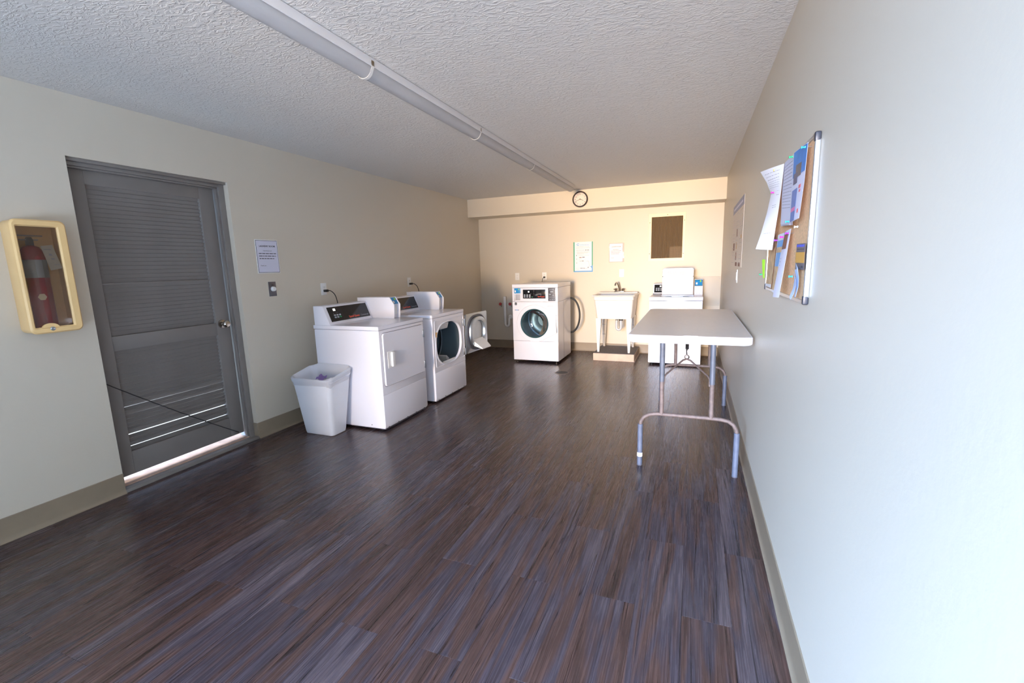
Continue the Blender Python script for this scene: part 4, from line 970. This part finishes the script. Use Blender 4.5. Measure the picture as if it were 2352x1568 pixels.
# ---------------------------------------------------------------- floor drain
fd = thing('floor_drain', 'round dark metal floor drain in front of the front-loading washer', 'drain', (1.83, 5.512, 0))
MB().lathe([(.094, 0.0), (.092, .003), (.080, .0035), (.078, .001)], (1.83, 5.512, 0), 'z', 36, cap=False).obj('rim', mat('drain_rim', srgb(140, 128, 120), .5, .4), fd)
MB().lathe([(0, .0008), (.079, .0008)], (1.83, 5.512, 0), 'z', 36, cap=False).obj('sump', BLACKR, fd)
mb = MB()
for k in range(-4, 5):
    h = math.sqrt(max(0, .078**2-(k*.017)**2)); mb.box(1.83+k*.017-.0035, 1.83+k*.017+.0035, 5.512-h, 5.512+h, .001, .003); mb.box(1.83-h, 1.83+h, 5.512+k*.017-.003, 5.512+k*.017+.003, .001, .003)
mb.obj('grate', DARKM, fd, smooth=False)

# ---------------------------------------------------------------- ceiling pipe and batten
B(1.8335, 1.8395, YF+.02, 6.25, 2.374, H-.004, bev=.001).obj('batten_board', BATT)
o = bpy.data.objects['batten_board']; struct(o); o.name = 'trim_3'; o['label'] = 'flat painted batten along the ceiling beside the pipe'
cpipe = thing('ceiling_pipe', 'long white painted pipe running along the ceiling to the back wall', 'pipe', (1.789, YF, 2.371))
MB().tube([(1.789, YF+.02, 2.371), (1.789, 3.0, 2.371), (1.789, 6.17, 2.371), (1.789, 6.19, 2.375), (1.789, 6.21, 2.388), (1.789, 6.215, 2.417)], .0425, 28).obj('pipe', PIPEW, cpipe)
for yy, ww in ((2.034, .010), (3.290, .006), (4.545, .006)):
    lo, hi = [], []
    pts = [(1.8415, 2.400), (1.8415, 2.376)]+[(1.789+.046*math.cos(a), 2.371+.046*math.sin(a)) for a in [math.radians(d) for d in range(-15, -196, -15)]]+[(1.744, 2.416)]
    MB().grid([[(x, yy-ww, z) for x, z in pts], [(x, yy+ww, z) for x, z in pts]], .0015, (0, 0, -1)).obj('strap', WHITEP, cpipe)

# ---------------------------------------------------------------- right wall poster and cork board
pr = thing('poster', 'faded wide poster with a blue header on the right wall near the back corner', 'poster', (W, 4.75, 1.31))
B(W-.002, W-.0003, 4.20, 5.30, 1.31, 1.895).obj('sheet', mat('poster_faded', srgb(214, 200, 186), .45), pr, smooth=False)
FX = W-.0022
def rflat(nm, y0, y1, z0, z1, m, par, x=FX, th=.0003): return B(x-th, x, y0, y1, z0, z1).obj(nm, m, par, smooth=False)
hb = rflat('header', 4.20, 5.30, 1.815, 1.895, SLATEB := mat('header_blue', srgb(146, 150, 176), .5), pr)
print_lines('header_print', [(-5.2, -4.3, 1.845, .018)], 'right', lambda u, v: (FX-.0004, -u, v), PAPERL, hb, 4)
for a, c, z0_, z1_, m in ((4.32, 4.50, 1.315, 1.35, BRWN), (4.62, 4.80, 1.315, 1.35, BRWN), (4.95, 5.10, 1.46, 1.53, BRWN), (4.70, 4.80, 1.47, 1.53, TAN), (4.72, 4.80, 1.37, 1.44, BRWN), (4.70, 4.78, 1.58, 1.65, BRWN), (4.30, 4.36, 1.55, 1.58, MUST)):
    rflat('picture', a, c, z0_, z1_, m, pr)
print_lines('small_print', [(-5.25+.36*c+.02*(k%3), -4.98+.36*c-.03*(k%2), 1.785-.034*k, .005) for k in range(14) for c in range(3) if (k*3+c)%4], 'right', lambda u, v: (FX-.0001, -u, v), mat('poster_print', srgb(176, 164, 158), .5), pr, 9)

cbx = W-.020
cb = thing('cork_board', 'cork notice board in an aluminium frame with dark corner caps on the right wall', 'board', (W, 2.23, 1.22))
by0, by1, bz0, bz1 = 1.783, 2.690, 1.220, 1.772
B(W-.012, W-.001, by0+.008, by1-.008, bz0+.008, bz1-.008).obj('cork_sheet', CORK, cb, smooth=False)
fw = .014
for nm, a in (('frame_rail', (by0, by0+fw, bz0+.02, bz1-.02)), ('frame_rail', (by1-fw, by1, bz0+.02, bz1-.02)), ('frame_rail', (by0+.02, by1-.02, bz0, bz0+fw)), ('frame_rail', (by0+.02, by1-.02, bz1-fw, bz1))):
    B(W-.0165, W-.0005, a[0], a[1], a[2], a[3], bev=.004, seg=3).obj(nm, ALU, cb)
for yy in (by0, by1-.018):
    for zz in (bz0, bz1-.028): B(W-.019, W-.0005, yy-.001, yy+.019, zz-.001, zz+.029, bev=.006, seg=3).obj('corner_cap', CAPM, cb)
CX = W-.0125     # cork surface
def pinned(name, label, cat, rows, m, prints=()):
    r = thing(name, label, cat, rows[0][0]); 
    sh_ = MB().grid(rows, .0004, (1, 0, 0)).obj('sheet', m, r); return r, sh_
def bil(rows, u, v):
    """point on a rows grid, u,v in 0..1"""
    h, w = len(rows)-1, len(rows[0])-1; i = min(int(v*h), h-1); j = min(int(u*w), w-1); fu, fv = u*w-j, v*h-i
    P = [Vector(p) for p in (rows[i][j], rows[i][j+1], rows[i+1][j], rows[i+1][j+1])]
    return P[0]*(1-fu)*(1-fv)+P[1]*fu*(1-fv)+P[2]*(1-fu)*fv+P[3]*fu*fv
def patch(nm, rows, u0, u1, v0, v1, m, par, off=.0012, n=4):
    q = [[bil(rows, u0+(u1-u0)*i/n, v0+(v1-v0)*j/n)+Vector((-off, 0, 0)) for i in range(n+1)] for j in range(n+1)]
    return MB().grid(q, .0003, (1, 0, 0)).obj(nm, m, par)
def dashes(nm, rows, spec, m, par, seed=2):
    rnd = random.Random(seed); mb = MB()
    for u0, u1, v, h in spec:
        u = u0
        while u < u1:
            w = min(rnd.uniform(.04, .12), u1-u); q = [[bil(rows, u, v), bil(rows, u+w, v)], [bil(rows, u, v+h), bil(rows, u+w, v+h)]]
            q = [[p+Vector((-.0009, 0, 0)) for p in rr_] for rr_ in q]; mb.grid(q, .0003, (1, 0, 0)); u += w+.025
    o = mb.obj(nm, m, par, smooth=False); o['kind'] = 'stuff'; return o
def sheet_rows(left, right, n=6, bulge=0.0):
    """left = far edge points, right = near edge points, top to bottom"""
    rows = []
    for a, c in zip(left, right):
        A, C_ = Vector(a), Vector(c); rows.append([tuple(A.lerp(C_, i/n)+Vector((-bulge*math.sin(PI*i/n), 0, 0))) for i in range(n+1)])
    return rows
# long curling sheet
ra = sheet_rows([(3.630, 2.46, 1.770), (3.660, 2.47, 1.722), (3.672, 2.48, 1.695), (3.682, 2.48, 1.672), (3.670, 2.48, 1.590), (3.650, 2.47, 1.498), (3.628, 2.45, 1.422)],
                [(3.692, 2.25, 1.762), (3.693, 2.27, 1.715), (3.693, 2.28, 1.680), (3.693, 2.29, 1.655), (3.692, 2.31, 1.590), (3.688, 2.34, 1.500), (3.684, 2.36, 1.414)], bulge=.004)
r, s_ = pinned('pinned_paper', 'long curled white sheet pinned at the far side of the cork board', 'paper', ra, PAPER)
dashes('small_print', ra, [(.15, .85, .06+.045*k, .006) for k in range(7)]+[(.5, .8, .62, .004), (.5, .8, .64, .004), (.3, .8, .85, .003), (.7, .9, .45, .004), (.7, .9, .52, .004)], FAINT, s_)
# stack of white sheets
for k in range(3):
    rb = sheet_rows([(3.7035-.0025*k, 2.333-.028*k, 1.765+.002*k), (3.702-.003*k, 2.321-.026*k, 1.641), (3.698-.004*k, 2.261-.020*k, 1.510+.004*k)],
                    [(3.7030-.0025*k, 2.067, 1.765), (3.700-.003*k, 2.034, 1.621), (3.697-.004*k, 2.007, 1.498)], bulge=.001)
    r, s_ = pinned('pinned_paper', ['rearmost sheet of the white stack beside the blue-sky flyer', 'middle sheet of the white stack beside the blue-sky flyer', 'front sheet of the white stack, covered in faint lines of print'][k], 'paper', rb, PAPERL)
    if k == 2: dashes('small_print', rb, [(.1, .9, .08+.05*j, .008) for j in range(14)], FAINT, s_, 4)
rc = sheet_rows([(3.695, 2.058, 1.766), (3.688, 2.007, 1.618), (3.683, 1.976, 1.503)], [(3.695, 1.829, 1.751), (3.690, 1.819, 1.621), (3.686, 1.838, 1.510)], bulge=.001)
r, s_ = pinned('flyer', 'white flyer with a blue sky photo at the near edge of the cork board', 'flyer', rc, PAPERL)
patch('sky_photo', rc, 0.02, .99, .01, .34, SKYP, s_)
patch('building_photo', rc, .30, .72, .20, .36, GREYP, s_, .0018, 2); patch('building_photo', rc, .12, .45, .30, .43, SLATEP, s_, .0018, 2)
patch('blue_block', rc, .05, .52, .50, .99, mat('print_denim', srgb(92, 120, 178), .5, vary=(30, .1)), s_); patch('pink_stripe', rc, .08, .48, .78, .84, PINKP, s_, .0018, 2)
dashes('red_print', rc, [(.62, .78, .48, .05), (.68, .80, .55, .04), (.70, .82, .84, .06)], mat('print_red', srgb(214, 90, 96), .5), s_, 6)
# lower group
rd = sheet_rows([(3.7070, 2.585, 1.422), (3.7070, 2.627, 1.319), (3.7065, 2.664, 1.240)], [(3.7065, 2.412, 1.500), (3.7055, 2.429, 1.363), (3.7055, 2.477, 1.238)], bulge=.001)
r, s_ = pinned('flyer', 'brown-toned flyer pinned low at the far side of the cork board', 'flyer', rd, TAN)
patch('white_foot', rd, 0.0, 1.0, .93, 1.0, PAPER, s_); patch('dark_header', rd, .60, .98, .02, .25, BRWN, s_)
re_ = sheet_rows([(3.703, 2.358, 1.478), (3.700, 2.368, 1.363), (3.697, 2.389, 1.229)], [(3.705, 2.179, 1.481), (3.701, 2.234, 1.364), (3.698, 2.334, 1.224)], bulge=.002)
r, s_ = pinned('flyer', 'flyer with an arched window picture pinned in the middle of the cork board', 'flyer', re_, PAPER)
patch('picture', re_, .15, .90, .12, .24, BLUEP, s_); patch('arch', re_, .10, .94, .24, .34, TAN, s_); patch('picture', re_, .18, .84, .34, .58, BLUEP, s_); patch('picture', re_, .14, .9, .58, .96, TAN, s_)
rf = sheet_rows([(3.698, 2.160, 1.480), (3.680, 2.124, 1.364), (3.655, 2.056, 1.226)], [(3.697, 2.029, 1.486), (3.683, 2.013, 1.364), (3.663, 1.974, 1.230)], bulge=.002)
r, s_ = pinned('pinned_paper', 'white sheet flaring out below the magenta pin at the bottom of the cork board', 'paper', rf, PAPERL)
patch('picture', rf, .12, .80, .05, .30, BRWN, s_); dashes('small_print', rf, [(.15, .35, .45+.05*j, .006) for j in range(3)], FAINT, s_, 9)
rg_ = sheet_rows([(3.703, 1.935, 1.426), (3.703, 1.934, 1.336)], [(3.702, 1.789, 1.424), (3.702, 1.785, 1.336)], bulge=0)
r, s_ = pinned('card', 'small grey and mustard striped card overlapping the near frame of the cork board', 'card', rg_, mat('print_charcoal', srgb(100, 96, 106), .5))
patch('mustard_band', rg_, 0, 1, .33, .74, MUST, s_); dashes('blue_print', rg_, [(.05, .9, .04, .09)], mat('print_cobalt', srgb(60, 80, 200), .5), s_, 3); dashes('small_print', rg_, [(.1, .9, .2, .03), (.15, .8, .5, .02), (.7, .9, .85, .08)], INK, s_, 5)
for k, (yy, zz, an) in enumerate(((1.885, 1.305, .35), (1.835, 1.290, -.15), (1.850, 1.275, .6))):
    r = thing('ticket', ['pale blue paper strip at the bottom right of the cork board, tilted left', 'pale blue paper strip at the bottom right of the cork board, nearest the frame', 'pale blue paper strip at the bottom right of the cork board, tilted the most'][k], 'ticket', (CX-.01, yy, zz))
    c_, s2 = math.cos(an), math.sin(an); q = []
    for j in range(4):
        row = []
        for i in range(2):
            u, v = (i-.5)*(.045-.008*j), (1.5-j)*.032; row.append((CX-.006-.006*k-.006*abs(j-1.5), yy+u*c_-v*s2, zz+u*s2+v*c_))
        q.append(row)
    MB().grid(q, .0004).obj('strip', TICKET, r)
r = thing('sticky_tab', 'bright lime green paper tab sticking out past the far side of the cork board', 'tab', (3.70, 2.70, 1.33))
MB().grid([[(3.690, 2.712, 1.372), (3.699, 2.682, 1.372)], [(3.693, 2.705, 1.32), (3.700, 2.680, 1.32)], [(3.698, 2.70, 1.276), (3.702, 2.688, 1.276)]], .0005).obj('tab_sheet', LGREEN, r)
def pin(y, z, m, label, x=CX-.004, flat_=False):
    r = thing('push_pin', label, 'pin', (x, y, z))
    MB().lathe([(0, x-.014), (.0045, x-.014), (.005, x-.012), (.003, x-.010), (.0026, x-.005), (.0045, x-.002), (.0045, x-.001), (0, x-.001)], (0, y, z), 'x', 14, cap=False).obj('head', m, r)
    MB().tube([(x-.002, y, z), (CX+.004, y, z)], .0008, 6).obj('needle', STEEL, r)
pin(2.335, 1.753, YEL, 'yellow push pin at the top of the long curled sheet', 3.680)
pin(2.40, 1.668, MAG, 'magenta push pin at the waist of the long curled sheet', 3.684)
pin(2.065, 1.752, GRN, 'green push pin at the top between the white stack and the flyer', 3.693)
pin(1.850, 1.740, TL, 'teal push pin at the top corner of the blue-sky flyer', 3.693)
pin(2.02, 1.512, TL, 'teal push pin at the foot of the white stack of sheets', 3.688)
pin(2.18, 1.462, MAG, 'magenta push pin holding the arched window flyer', 3.698)
pin(2.335, 1.455, VIO, 'violet push pin at the top left corner of the arched window flyer', 3.700)
pin(2.045, 1.470, VIO, 'violet push pin at the top right corner of the flaring white sheet', 3.694)
pin(1.96, 1.488, WPIN, 'clear push pin alone on bare cork above the flaring white sheet', 3.708)
pin(2.695, 1.296, GRN, 'dark green push pin on the lime paper tab', 3.692)
pin(1.925, 1.310, TL, 'pale teal push pin holding the blue paper strips', 3.696)
